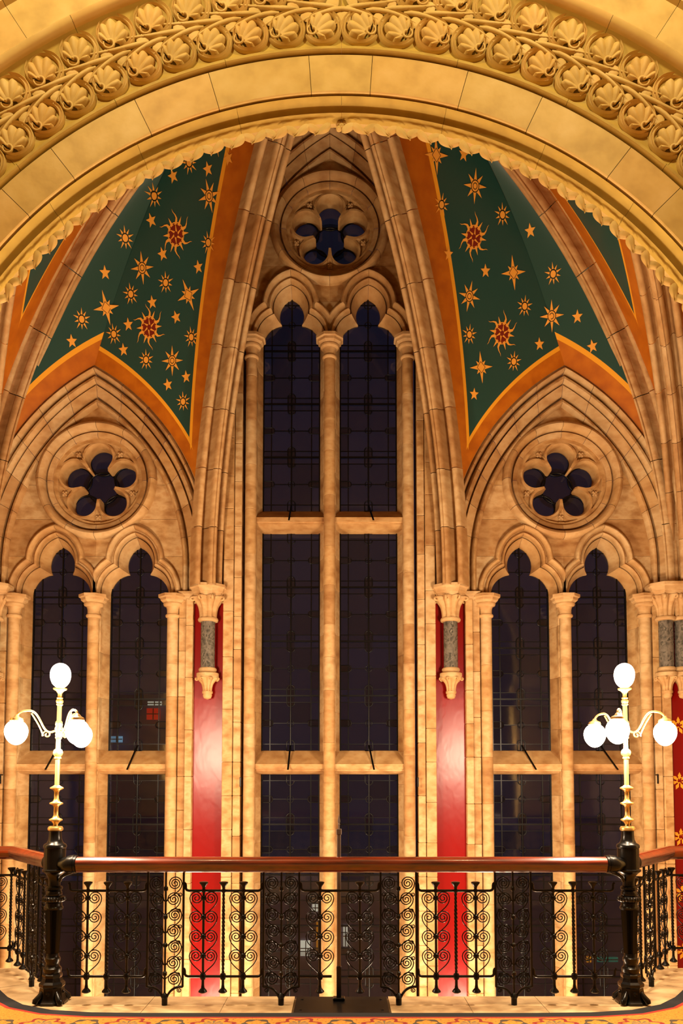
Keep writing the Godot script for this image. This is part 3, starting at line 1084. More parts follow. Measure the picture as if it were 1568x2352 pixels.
func build_vault() -> void:
	var v := structure("ceiling_vault", Vector3.ZERO, "ribbed Gothic vault painted green with gold stars and orange margins", "vault")
	var prof := []
	var half := [[0.185, -0.14], [0.185, -0.05]]
	half[1] = [0.185, -0.03]
	for i in 7:
		var a := lerpf(-0.2, PI * 0.95, i / 6.0)
		half.append([0.147 + 0.038 * cos(a), 0.0 + 0.045 * sin(a)])
	half += [[0.102, -0.05], [0.085, -0.075], [0.066, -0.07], [0.052, -0.03], [0.044, 0.03], [0.040, 0.075], [0.052, 0.08]]
	for i in 5:
		var a := lerpf(0.1, PI * 0.40, i / 4.0)
		half.append([0.015 + 0.037 * cos(a), 0.09 + 0.06 * sin(a)])
	half += [[0.013, 0.15], [0.012, 0.172]]
	for i in range(half.size()): prof.append([-half[i][0], half[i][1]])
	for i in range(half.size() - 1, -1, -1): prof.append(half[i])
	var wall_z := -WD
	var webs := {}
	for s: float in [-1.0, 1.0]:
		var mid := Rib.new(Vector3(WX + s * 1.505, 4.1, -9.78), BOSS)
		var cor := Rib.new(Vector3(WX + s * 4.375, 4.1, -9.92), BOSS)
		var c2 := Vector3(WX + s * 4.47, 4.1, -9.86)
		var out := Rib.new(c2, c2 + Vector3(-s * 0.497 * 3.05, 3.08, 0.868 * 3.05))
		rib_stones(v, mid, prof, 9)
		rib_stones(v, cor, prof, 10)
		rib_stones(v, out, prof, 8)
		var side_arc := Rib.new(Vector3(WX + s * 4.66, 4.1, -9.85), Vector3(WX + s * 4.6, 7.6, -6.4))
		rib_stones(v, side_arc, prof, 7)
		# wall arch edge of a bay: s2 is the side of the bay, cx its middle
		var edge := func(t: float, s2: float, cx: float, ya: float) -> Vector3:
			var r := 2.541 + 0.385
			var a := acos(1.427 / r) * t
			return Vector3(WX + cx + s2 * (-1.427 + r * cos(a)), ya + 0.377 + r * sin(a), wall_z + 0.17)
		# ridge: the two webs of a bay meet along a curve from the arch's crown to the boss
		var crown: Vector3 = edge.call(1.0, 1.0, s * BAY, YA)
		var w1 := Web.new()
		w1.a = func(t: float) -> Vector3: return edge.call(t, -s, s * BAY, YA)
		w1.b = func(t: float) -> Vector3: return mid.at(t, -0.1)
		var w2 := Web.new()
		w2.a = func(t: float) -> Vector3: return edge.call(t, s, s * BAY, YA)
		w2.b = func(t: float) -> Vector3: return cor.at(t, -0.1)
		w1.dome = 2.86
		w2.dome = 2.86
		web(v, w1, 0.10, 0.295)
		web(v, w2, 0.095, 0.265)
		var w3 := Web.new()
		w3.a = func(t: float) -> Vector3: return cor.at(t, -0.1)
		w3.b = func(t: float) -> Vector3: return out.at(t, -0.1)
		web(v, w3, 0.56, 0.5)
		var w4 := Web.new()
		w4.a = func(t: float) -> Vector3: return out.at(t, -0.1)
		w4.b = func(t: float) -> Vector3: return side_arc.at(t, -0.1)
		web(v, w4, 3.0, 3.0)
		var w5 := Web.new()
		w5.a = func(t: float) -> Vector3:
			if t < 0.4: return Vector3(WX + s * 1.4, lerpf(4.1, YA + DY + 0.377, t / 0.4), wall_z + 0.1)
			return edge.call((t - 0.4) / 0.6, s, 0.0, YA + DY)
		w5.b = func(t: float) -> Vector3: return mid.at(t, -0.1)
		web(v, w5, 0.3, 0.36)
		webs[s] = [w1, w2]
		webs[s * 2] = [w3]
	var boss := MB.new()
	boss.lathe([[0.0, -0.35], [0.12, -0.33], [0.26, -0.24], [0.3, -0.1], [0.26, 0.05], [0.0, 0.1]], 20, Vector3.ZERO, 0, 360, 0.05, 8)
	part("boss", boss.mesh(), M.stones[0], v, BOSS)
	for q in [[355, 451, "b"], [481, 451, "c"], [348, 507, "a"], [405, 539, "e"], [285, 546, "b"], [479, 558, "b"], [374, 584, "a"], [456, 614, "a"], [327, 616, "c"], [242, 627, "a"], [381, 650, "b"], [433, 678, "d"], [301, 676, "b"], [350, 695, "a"], [246, 708, "d"], [405, 729, "a"], [189, 734, "b"], [295, 746, "a"], [343, 752, "e"], [262, 768, "b"], [440, 775, "b"], [168, 785, "a"], [284, 804, "a"], [336, 827, "b"], [396, 829, "c"], [428, 866, "a"], [386, 884, "a"], [421, 923, "b"], [435, 374, "b"], [478, 389, "a"], [525, 364, "a"], [398, 405, "a"], [495, 320, "c"]]:
		paint_star(v, webs[-1.0], q[0], q[1], q[2])
	for q in [[1090, 428, "c"], [1013, 471, "b"], [1153, 494, "b"], [1087, 545, "e"], [1213, 532, "a"], [1029, 584, "a"], [1114, 623, "a"], [1178, 627, "d"], [1266, 631, "b"], [1077, 681, "c"], [1204, 704, "b"], [1264, 727, "c"], [1328, 727, "a"], [1152, 766, "e"], [1077, 769, "b"], [1238, 791, "a"], [1359, 796, "a"], [1104, 844, "d"], [1179, 831, "b"], [1088, 906, "a"], [1001, 357, "d"], [1064, 355, "a"], [1000, 292, "a"]]:
		paint_star(v, webs[1.0], q[0], q[1], q[2])
	for q in [[1383, 501, "a"], [1355, 445, "b"]]:
		paint_star(v, webs[2.0], q[0], q[1], q[2])

# ------------------------------------------------------------------ the carved arch
const AC := Vector2(0.0, 3.6)

func foliage_scroll() -> Array:
	# carved roundel (unit: outer radius 0.135): a grooved stem closing round a scalloped, ribbed leaf with a curled tip
	var b := MB.new()
	var rows := []
	for i in 41:
		var t := i / 40.0
		var a := lerpf(-2.5, 4.1, t)
		var r := lerpf(0.128, 0.104, t) * (1.0 + 0.05 * cos(a))
		var w := lerpf(0.020, 0.013, t)
		var c := Vector3(cos(a), sin(a), 0)
		var row := PackedVector3Array()
		for q in [[-1.0, -0.01], [-1.0, 0.02], [-0.6, 0.031], [-0.1, 0.016], [0.1, 0.016], [0.6, 0.031], [1.0, 0.02], [1.0, -0.01]]:
			row.append(c * (r + w * q[0]) + Vector3(0, 0, q[1]))
		rows.append(row)
	b.grid(rows, false, false, 0.6)
	var stem := b.mesh()
	b = MB.new()
	var root := Vector3(-0.058, -0.045, 0.0)
	var lobes := 6
	rows = []
	for i in 61:
		var t := i / 60.0
		var a := lerpf(-0.95, 2.15, t)
		var d := Vector3(cos(a), sin(a), 0)
		var f := d.dot(root)
		var edge := -f + sqrt(maxf(f * f - root.length_squared() + 0.107 * 0.107, 0.0))
		edge *= 0.86 + 0.14 * absf(sin(t * lobes * PI))
		var row := PackedVector3Array()
		for k in 9:
			var r := edge * k / 8.0
			var bend := 0.5 * (r / 0.16) * (1.0 - t)
			var p := root + Vector3(cos(a + bend * 0.4), sin(a + bend * 0.4), 0) * r
			var z := 0.012 + 0.018 * sin(minf(r / maxf(edge, 0.01), 1.0) * PI * 0.8) + 0.013 * absf(sin(t * lobes * PI)) * smoothstep(0.1, 0.6, k / 8.0)
			if k == 8: z = 0.002
			p.z = z
			row.append(p)
		rows.append(row)
	b.grid(rows, false, false, 0.5)
	var curl := PackedVector3Array()
	var rad := PackedFloat32Array()
	for i in 22:
		var t := i / 21.0
		var a := lerpf(2.2, 8.2, t)
		curl.append(root + Vector3(cos(a), sin(a), 0) * lerpf(0.045, 0.012, t) + Vector3(-0.006, 0, 0.024 + 0.008 * t))
		rad.append(lerpf(0.006, 0.011, t))
	b.tube(curl, rad, 6)
	return [stem, b.mesh()]

func small_leaf() -> ArrayMesh:
	# pointed carved leaf about one unit long, lying along +x
	var b := MB.new()
	var rows := []
	for i in 9:
		var t := i / 8.0
		var w := 0.34 * sin(pow(t, 0.7) * PI * 0.98) + 0.02
		var row := PackedVector3Array()
		for k in 7:
			var u := k / 3.0 - 1.0
			var z := 0.30 * (1.0 - u * u) * sin(t * PI * 0.9 + 0.15) + 0.08 * absf(u) - 0.10 * (1.0 - absf(u)) * smoothstep(0.1, 0.5, t)
			row.append(Vector3(t, u * w + 0.12 * sin(t * 3.0), z))
		rows.append(row)
	b.grid(rows, false, false, 0.4)
	return b.mesh()

func build_arch() -> void:
	var w := structure("wall_arch", Vector3(0, 0, -5.8), "wide round stone arch with carved foliage band over the landing", "arch")
	var rings := {
		"soffit_stone": [[8.6, -0.24], [3.30, -0.24], [3.26, -0.225], [3.235, -0.212], [3.23, -0.205], [3.235, -0.2], [3.245, -0.18]],
		"hollow_stone": [[3.243, -0.19], [3.245, -0.105], [3.252, -0.09], [3.26, -0.105], [3.275, -0.12], [3.30, -0.105], [3.318, -0.06], [3.325, -0.02], [3.335, -0.03], [3.338, -0.06]],
		"voussoir": [[3.345, -0.06], [3.345, -0.006], [3.351, 0.0], [3.64, 0.0], [3.646, -0.006], [3.646, -0.05]],
		"fillet_stone": [[3.655, -0.05], [3.658, 0.02], [3.665, 0.03], [3.685, 0.03], [3.695, 0.015], [3.72, -0.02], [3.77, -0.03]],
		"field_stone": [[3.77, -0.03], [3.9, -0.035], [4.1, -0.035], [4.30, -0.02], [4.35, 0.02]],
		"hood_stone": [[4.345, 0.0], [4.35, 0.05], [4.365, 0.075], [4.39, 0.085], [4.41, 0.07], [4.42, 0.03], [4.44, 0.015], [4.455, 0.02], [4.47, -0.02]],
		"wall_stone": [[4.465, -0.03], [4.47, 0.0], [4.79, 0.0], [4.80, -0.02], [4.82, 0.03], [4.86, 0.04], [4.88, 0.0], [8.6, 0.0]],
	}
	for kind in rings:
		var prof: Array = rings[kind]
		var n := prof.size()
		var cnt: int = {"voussoir": 19, "wall_stone": 12}.get(kind, 14)
		for k in cnt:
			var a0 := lerpf(-8.0, 188.0, float(k) / cnt)
			var a1 := lerpf(-8.0, 188.0, float(k + 1) / cnt)
			if kind == "voussoir":
				a0 += [0.0, 1.4, -1.2, 0.8][k % 4]
				a1 += [0.0, 1.4, -1.2, 0.8][(k + 1) % 4]
			var g := 0.035 if kind == "voussoir" else 0.02
			var b := MB.new()
			b.grid(arc_rows(AC, 0.0, prof, same(deg_to_rad(a0 + g), n), same(deg_to_rad(a1 - g), n), 10))
			var mat: Material = M.arch[(k * 7) % 3]
			if kind in ["hollow_stone", "fillet_stone", "field_stone"]: mat = M.olive_stone
			part(kind, b.mesh(), mat, w)
	for s: float in [-1.0, 1.0]:
		for k in 8:
			part("pier_block", block(Vector3(1.6, 0.42, 0.24), 0.006), M.arch[k % 3], w, Vector3(s * 4.0, 0.215 + 0.425 * k, -0.12))
	# carved scrolls in two rows, mirrored about the crown
	var sc := foliage_scroll()
	var leaf := small_leaf()
	var step := 4.22
	for s: float in [-1.0, 1.0]:
		for row in 2:
			var rr := 3.885 if row == 0 else 4.205
			for k in 13:
				var ang := deg_to_rad(90.0) - s * deg_to_rad(1.15 + 1.0 + step * k + (0.0 if row == 0 else 1.4))
				var p := Vector3(AC.x + cos(ang) * rr, AC.y + sin(ang) * rr, -0.03)
				var o := part("scroll_stem", sc[0], M.arch[k % 3], w, p)
				var l := part("scroll_leaf", sc[1], M.arch[(k + row) % 3], o)
				var turn := ang - PI / 2
				var base := Basis(Vector3(0, 0, 1), turn)
				var mir := Vector3(-s, 1, 1)
				o.basis = base * Basis(Vector3(0, 0, 1), s * (0.15 if row == 0 else -0.25)) * Basis.from_scale(mir * (1.08 if row == 0 else 1.16))
				# sprig filling the gap towards the middle stem
				var ra := ang + s * deg_to_rad(step * 0.46)
				var rq := 4.005 if row == 0 else 4.055
				var f := part("sprig", leaf, M.arch[(k + 1) % 3], w, Vector3(AC.x + cos(ra) * rq, AC.y + sin(ra) * rq, -0.02))
				f.basis = Basis(Vector3(0, 0, 1), ra - PI / 2 + (PI if s > 0 else 0.0) + s * (0.9 if row == 0 else -0.7)) * Basis.from_scale(Vector3(0.12, 0.13 * (1 if row == 0 else -1), 0.07))
		# winding middle stem with a branch to each scroll
		var stem := MB.new()
		for k in 26:
			var a0 := 90.0 - s * (1.4 + step * (k / 2.0))
			var up := k % 2 == 1
			var pts := PackedVector3Array()
			var rad := PackedFloat32Array()
			for i in 9:
				var t := i / 8.0
				var a := deg_to_rad(a0 - s * step * 1.5 * t + s * step * 0.7)
				var r := 4.035 + (1.0 if up else -1.0) * 0.095 * t * t + (0.01 if up else -0.01)
				pts.append(Vector3(AC.x + cos(a) * r, AC.y + sin(a) * r, -0.015 + 0.01 * sin(t * PI)))
				rad.append(lerpf(0.022, 0.007, t) * smoothstep(-0.15, 0.2, t))
			stem.tube(pts, rad, 6)
		part("trailing_stem", stem.mesh(), M.arch[0], w)
	# running leaf bead on the inner edge: slim leaves laid in a zigzag with open gaps between them
	var crown := part("crown_flower", cache.rosette, M.arch[1], w, Vector3(AC.x, AC.y + 3.2, -0.165))
	crown.basis = Basis(Vector3(1, 0, 0), PI / 2) * Basis.from_scale(Vector3(1.7, 1.6, 1.5))
	var period := 0.085
	var total := int(3.2 * deg_to_rad(130.0) / period)
	for k in total:
		var a := deg_to_rad(90.0) + (k - total / 2.0 + 0.5) * period / 3.2
		var s := -1.0 if k < total / 2.0 else 1.0
		var out := k % 2 == 0
		var r := 3.135 if out else 3.205
		var f := part("bead_leaf", leaf, M.arch[k % 3], w, Vector3(AC.x + cos(a) * r, AC.y + sin(a) * r, -0.165 + (0.012 if out else 0.022)))
		var turn := a - PI / 2 + (0.0 if s < 0 else PI)
		f.basis = Basis(Vector3(0, 0, 1), turn + s * (-0.45 if out else 0.6)) * Basis.from_scale(Vector3(0.155, 0.1 * (-s if out else s), 0.15))

# ------------------------------------------------------------------ balustrade
func spiral(c: Vector2, r0: float, r1: float, a0: float, turns: float, n: int) -> PackedVector3Array:
	var p := PackedVector3Array()
	for i in n + 1:
		var t := float(i) / n
		var a := a0 + TAU * turns * t
		var r := lerpf(r0, r1, t)
		p.append(Vector3(c.x + cos(a) * r, c.y + sin(a) * r, 0))
	return p

func heart_scroll() -> ArrayMesh:
	# one wrought scroll to the right of a bar: springs from the bar, swells out and coils
	var p := bez(Vector3(0.0, -0.148, 0), Vector3(0.012, -0.10, 0), Vector3(0.102, -0.075, 0), Vector3(0.104, 0.0, 0), 8)
	p.resize(8)
	p.append_array(spiral(Vector2(0.054, 0), 0.050, 0.007, 0.0, 2.3, 34))
	var b := MB.new()
	b.tube(p, 0.0042, 5)
	return b.mesh()

func panel_scroll() -> ArrayMesh:
	var p := bez(Vector3(0.004, -0.135, 0), Vector3(0.01, -0.09, 0), Vector3(0.118, -0.075, 0), Vector3(0.118, 0.0, 0), 8)
	p.resize(8)
	p.append_array(spiral(Vector2(0.066, 0), 0.052, 0.007, 0.0, 2.6, 38))
	var b := MB.new()
	b.tube(p, 0.0045, 5)
	b.tube(spiral(Vector2(0.105, -0.083), 0.018, 0.005, 2.4, 1.5, 16), 0.0038, 5)
	return b.mesh()

func flare_bar(twist := false) -> ArrayMesh:
	# upright bar with flared ends (y from 0.095 to 0.905)
	var b := MB.new()
	var r := 0.0095
	if twist:
		var rows := []
		for i in 71:
			var y := lerpf(0.21, 0.845, i / 70.0)
			var on := smoothstep(0.28, 0.32, y) * (1.0 - smoothstep(0.70, 0.74, y))
			var a0 := (y - 0.3) * 55.0 * (1.0 if on > 0 else 1.0)
			var row := PackedVector3Array()
			for k in 4:
				var a := a0 + TAU * k / 4
				row.append(Vector3(cos(a) * r * (1.15 + 0.2 * on), y, sin(a) * r * (1.15 + 0.2 * on)))
			rows.append(row)
		b.grid(rows, true, false, 0.8)
	else:
		b.lathe([[r, 0.21], [r, 0.845]], 8)
	b.lathe([[0.0, 0.085], [0.02, 0.088], [0.034, 0.097], [0.03, 0.107], [0.014, 0.125], [0.0105, 0.15], [0.0105, 0.21], [0.0, 0.21]], 12)
	b.lathe([[0.0, 0.845], [0.0105, 0.845], [0.011, 0.865], [0.016, 0.88], [0.033, 0.902], [0.033, 0.91], [0.02, 0.914], [0.0, 0.914]], 12)
	b.lathe([[0.0, 0.183], [0.018, 0.188], [0.027, 0.21], [0.018, 0.232], [0.0, 0.237]], 12)
	b.lathe([[0.0, 0.826], [0.013, 0.832], [0.017, 0.845], [0.013, 0.858], [0.0, 0.864]], 10)
	return b.mesh()

func knot() -> ArrayMesh:
	var b := MB.new()
	b.lathe([[0.009, -0.02], [0.015, -0.014], [0.018, 0.0], [0.015, 0.014], [0.009, 0.02]], 10)
	b.tube(PackedVector3Array([Vector3(-0.024, 0, 0), Vector3(0.024, 0, 0)]), 0.006, 6)
	return b.mesh()

func heart_baluster(parent: Node, x: float) -> void:
	var o := part("scroll_baluster", cached("flare", func(): return flare_bar()), M.iron, parent, Vector3(x, 0, 0))
	for k in 4:
		var y := 0.79 - 0.143 * k
		part("knot", cached("knot", knot), M.iron, o, Vector3(0, y, 0))
		for s: float in [-1.0, 1.0]:
			part("scroll", cached("heart", heart_scroll), M.iron, o, Vector3(0, y, 0)).scale = Vector3(s, 1, 1)

func twisted_baluster(parent: Node, x: float) -> void:
	part("twisted_baluster", cached("twist", func(): return flare_bar(true)), M.iron, parent, Vector3(x, 0, 0))

func scroll_panel(parent: Node, x: float) -> void:
	var frame := cached("pframe", func():
		var b := MB.new()
		for s: float in [-1.0, 1.0]:
			b.box(Vector3(s * 0.134, 0.57, 0), Vector3(0.015, 0.88, 0.018), 0.003)
			b.tube(bez(Vector3(s * 0.134, 0.135, 0), Vector3(s * 0.06, 0.135, 0), Vector3(s * 0.035, 0.10, 0), Vector3(s * 0.012, 0.05, 0), 8), 0.010, 6)
		b.tube(PackedVector3Array([Vector3(0, 0.04, 0), Vector3(0, 1.01, 0)]), 0.008, 6)
		b.lathe([[0.0, 0.0], [0.022, 0.0], [0.022, 0.05], [0.028, 0.06], [0.014, 0.085], [0.008, 0.09]], 8)
		for k in 4: b.lathe([[0.008, -0.02], [0.017, -0.01], [0.017, 0.01], [0.008, 0.02]], 8, Vector3(0, 0.86 - 0.21 * k, 0))
		return b.mesh()) as Mesh
	var o := part("scroll_panel", frame, M.iron, parent, Vector3(x, 0, 0))
	for k in 7:
		for s: float in [-1.0, 1.0]:
			part("scroll", cached("pscroll", panel_scroll), M.iron, o, Vector3(s * (0.004 if k % 2 == 0 else -0.006), 0.90 - 0.118 * k, 0)).scale = Vector3(s, 1, 1)

func rail_bar(parent: Node, called: String, y: float, x0: float, x1: float, hooks := true) -> void:
	var b := MB.new()
	var p := PackedVector3Array()
	if hooks: p.append_array(bez(Vector3(x0 + 0.004, y + 0.06, 0), Vector3(x0 + 0.03, y + 0.045, 0), Vector3(x0 - 0.004, y + 0.005, 0), Vector3(x0 + 0.04, y, 0), 6))
	else: p.append(Vector3(x0, y, 0))
	if hooks: p.append_array(bez(Vector3(x1 - 0.04, y, 0), Vector3(x1 + 0.004, y + 0.005, 0), Vector3(x1 - 0.03, y + 0.045, 0), Vector3(x1 - 0.004, y + 0.06, 0), 6))
	else: p.append(Vector3(x1, y, 0))
	b.tube(p, 0.010, 8)
	part(called, b.mesh(), M.iron, parent)

func handrail_profile(p: PackedVector3Array) -> ArrayMesh:
	# moulded hardwood rail: broad rounded top, narrower underside
	var sec := []
	for i in 9:
		var a := lerpf(0.12, PI - 0.12, i / 8.0)
		sec.append(Vector2(cos(a) * 0.062, 0.012 + sin(a) * 0.046))
	sec += [Vector2(-0.062, 0.0), Vector2(-0.052, -0.016), Vector2(-0.05, -0.03), Vector2(-0.036, -0.052), Vector2(-0.02, -0.058), Vector2(0.02, -0.058), Vector2(0.036, -0.052), Vector2(0.05, -0.03), Vector2(0.052, -0.016), Vector2(0.062, 0.0)]
	var rows := []
	for i in p.size():
		var t0 := (p[i] - p[maxi(i - 1, 0)]).normalized() if i > 0 else (p[1] - p[0]).normalized()
		var t1 := (p[mini(i + 1, p.size() - 1)] - p[i]).normalized() if i < p.size() - 1 else t0
		var t := (t0 + t1).normalized()
		var s := t.cross(Vector3.UP).normalized() / maxf(0.5, t.dot(t1))
		var row := PackedVector3Array()
		for q in sec: row.append(p[i] + s * q.x + Vector3(0, q.y, 0))
		rows.append(row)
	var b := MB.new()
	b.grid(rows, true, false, 0.6)
	for e in [0, rows.size() - 1]:
		var row: PackedVector3Array = rows[e]
		for k in row.size(): b.flat(p[e], row[k], row[(k + 1) % row.size()])
	return b.mesh()

func build_rail() -> void:
	var dz := -6.06
	var f := node("balustrade", Vector3(0, 0, dz))
	tag(f, "wrought-iron balustrade with scroll panels and polished wooden handrail across the landing front", "balustrade", "landing balustrades")
	part("handrail", handrail_profile(PackedVector3Array([Vector3(-1.99, 1.042, 0), Vector3(1.99, 1.042, 0)])), M.wood, f).set_meta("label", "polished reddish-brown wooden handrail")
	# panel centres and the bays between them, from the photograph's spacing
	var px := [-1.322, -0.452, 0.428, 1.290]
	for x in px: scroll_panel(f, x)
	var ends := [[-2.06, px[0] - 0.134], [px[0] + 0.134, px[1] - 0.134], [px[1] + 0.134, px[2] - 0.134], [px[2] + 0.134, px[3] - 0.134], [px[3] + 0.134, 2.06]]
	for k in 5:
		var a: float = ends[k][0]
		var b: float = ends[k][1]
		rail_bar(f, "top_bar", 0.845, a, b)
		if k == 2:
			rail_bar(f, "bottom_bar", 0.21, a, a + 0.245, false)
			rail_bar(f, "bottom_bar", 0.21, b - 0.245, b, false)
		else:
			rail_bar(f, "bottom_bar", 0.21, a, b)
		var m := (a + b) / 2
		heart_baluster(f, m - 0.15)
		heart_baluster(f, m + 0.15)
		if k != 2: twisted_baluster(f, m)
	# returns: splayed run behind each post, then a straight run along the gallery
	for s: float in [-1.0, 1.0]:
		var r := node("balustrade", Vector3(s * 2.19, 0, -6.16))
		tag(r, "splayed iron balustrade running back from the %s newel post" % ("tilted-lamp" if s < 0 else "upright-lamp"), "balustrade", "landing balustrades")
		var bend := Vector3(s * 0.70, 0, -0.93)
		part("handrail", handrail_profile(PackedVector3Array([Vector3(s * 0.09, 1.042, -0.12), bend + Vector3(0, 1.042, 0), bend + Vector3(s * 1.5, 1.042, 0)])), M.wood, r)
		var run := node("splayed_run", Vector3.ZERO, r)
		run.rotation.y = atan2(0.93, 0.70) if s > 0 else PI - atan2(0.93, 0.70)
		heart_baluster(run, 0.18)
		twisted_baluster(run, 0.3)
		scroll_panel(run, 0.56)
		twisted_baluster(run, 0.82)
		heart_baluster(run, 0.98)
		rail_bar(run, "top_bar", 0.845, 0.05, 0.42)
		rail_bar(run, "bottom_bar", 0.21, 0.05, 0.42)
		rail_bar(run, "top_bar", 0.845, 0.7, 1.16)
		rail_bar(run, "bottom_bar", 0.21, 0.7, 1.16)
		var run2 := node("gallery_run", bend, r)
		run2.rotation.y = 0.0 if s > 0 else PI
		twisted_baluster(run2, 0.02)
		heart_baluster(run2, 0.16)
		twisted_baluster(run2, 0.31)
		heart_baluster(run2, 0.46)
		scroll_panel(run2, 0.78)
		rail_bar(run2, "top_bar", 0.845, -0.04, 0.644)
		rail_bar(run2, "bottom_bar", 0.21, -0.04, 0.644)

# ------------------------------------------------------------------ newel posts and lamps
func newel_post(at: Vector3, s: float, label: String) -> void:
	var o := node("newel_post", at)
	tag(o, label, "newel post", "cast-iron newel posts")
	var b := MB.new()
	b.lathe([[0.0, 0.0], [0.115, 0.0], [0.118, 0.02], [0.105, 0.03], [0.095, 0.05], [0.088, 0.12], [0.095, 0.13], [0.095, 0.15], [0.078, 0.165], [0.07, 0.19], [0.074, 0.2], [0.074, 0.215], [0.062, 0.225]], 8, Vector3.ZERO, 22.5, 382.5)
	part("plinth", b.mesh(), M.cast, o)
	for k in 4:
		var a := TAU * (k + 0.5) / 4
		var d := Vector3(sin(a), 0, cos(a))
		b = MB.new()
		b.tube(PackedVector3Array([d * 0.06 + Vector3(0, 0.1, 0), d * 0.1 + Vector3(0, 0.055, 0), d * 0.125 + Vector3(0, 0.03, 0), d * 0.135 + Vector3(0, 0.012, 0)]), PackedFloat32Array([0.018, 0.024, 0.028, 0.02]), 8)
		part("foot", b.mesh(), M.cast, o)
	for k in 8:
		var a := TAU * k / 8
		var r := part("rosette", cached("newel_rosette", func():
			var q := MB.new()
			q.lathe([[0.017, -0.004], [0.017, 0.004], [0.011, 0.006], [0.010, 0.012], [0.0, 0.015]], 10)
			return q.mesh()), M.cast, o, Vector3(sin(a), 0, cos(a)) * 0.082 + Vector3(0, 0.085, 0))
		r.basis = Basis(Vector3.UP, a) * Basis(Vector3(1, 0, 0), PI / 2)
	b = MB.new()
	b.lathe([[0.058, 0.22], [0.066, 0.24], [0.066, 0.26], [0.05, 0.275], [0.048, 0.30], [0.056, 0.315], [0.056, 0.335], [0.046, 0.345], [0.044, 0.37]], 20)
	part("lower_collar", b.mesh(), M.cast, o)
	b = MB.new()
	b.lathe([[0.046, 0.37, 1.0], [0.062, 0.70, 1.0]], 80, Vector3.ZERO, 0, 360, 0.009, 20)
	part("fluted_shaft", b.mesh(), M.cast, o)
	b = MB.new()
	b.lathe([[0.05, 0.69], [0.068, 0.70], [0.07, 0.715], [0.062, 0.725], [0.06, 0.75]], 20)
	b.lathe([[0.06, 0.752, 0.3], [0.084, 0.762, 1.0], [0.09, 0.775, 1.0], [0.084, 0.79, 1.0], [0.06, 0.80, 0.3]], 96, Vector3.ZERO, 0, 360, 0.006, 24)
	b.lathe([[0.055, 0.80], [0.06, 0.81], [0.058, 0.83], [0.05, 0.84], [0.062, 0.85], [0.062, 0.865], [0.05, 0.875]], 20)
	part("gadrooned_ring", b.mesh(), M.cast, o)
	b = MB.new()
	b.lathe([[0.045, 0.87], [0.043, 0.91], [0.05, 0.945], [0.068, 0.97], [0.09, 0.985], [0.092, 0.998], [0.08, 1.003], [0.08, 1.16], [0.086, 1.165], [0.086, 1.18], [0.08, 1.19], [0.062, 1.20], [0.05, 1.225], [0.046, 1.26], [0.046, 1.29], [0.0, 1.29]], 28)
	part("socket_head", b.mesh(), M.cast, o)
	# sleeves that take the handrails
	b = MB.new()
	var q := Vector3(0, 1.042, 0)
	b.tube(PackedVector3Array([q + Vector3(-s * 0.05, 0, 0.03), q + Vector3(-s * 0.10, 0, 0.05), q + Vector3(-s * 0.13, 0, 0.055), q + Vector3(-s * 0.19, 0, 0.055)]), PackedFloat32Array([0.04, 0.055, 0.068, 0.068]), 18)
	b.tube(PackedVector3Array([q + Vector3(-s * 0.155, 0, 0.055), q + Vector3(-s * 0.17, 0, 0.055)]), 0.072, 18)
	part("rail_sleeve", b.mesh(), M.cast, o)
	b = MB.new()
	b.tube(PackedVector3Array([q + Vector3(s * 0.04, 0, -0.06), q + Vector3(s * 0.08, 0, -0.11)]), PackedFloat32Array([0.05, 0.064]), 16)
	part("rail_sleeve", b.mesh(), M.cast, o)
	b = MB.new()
	b.tube(bez(q + Vector3(-s * 0.05, -0.13, 0.03), q + Vector3(-s * 0.06, -0.09, 0.04), q + Vector3(-s * 0.1, -0.075, 0.05), q + Vector3(-s * 0.15, -0.06, 0.055), 6), 0.014, 6)
	part("bracket", b.mesh(), M.cast, o)

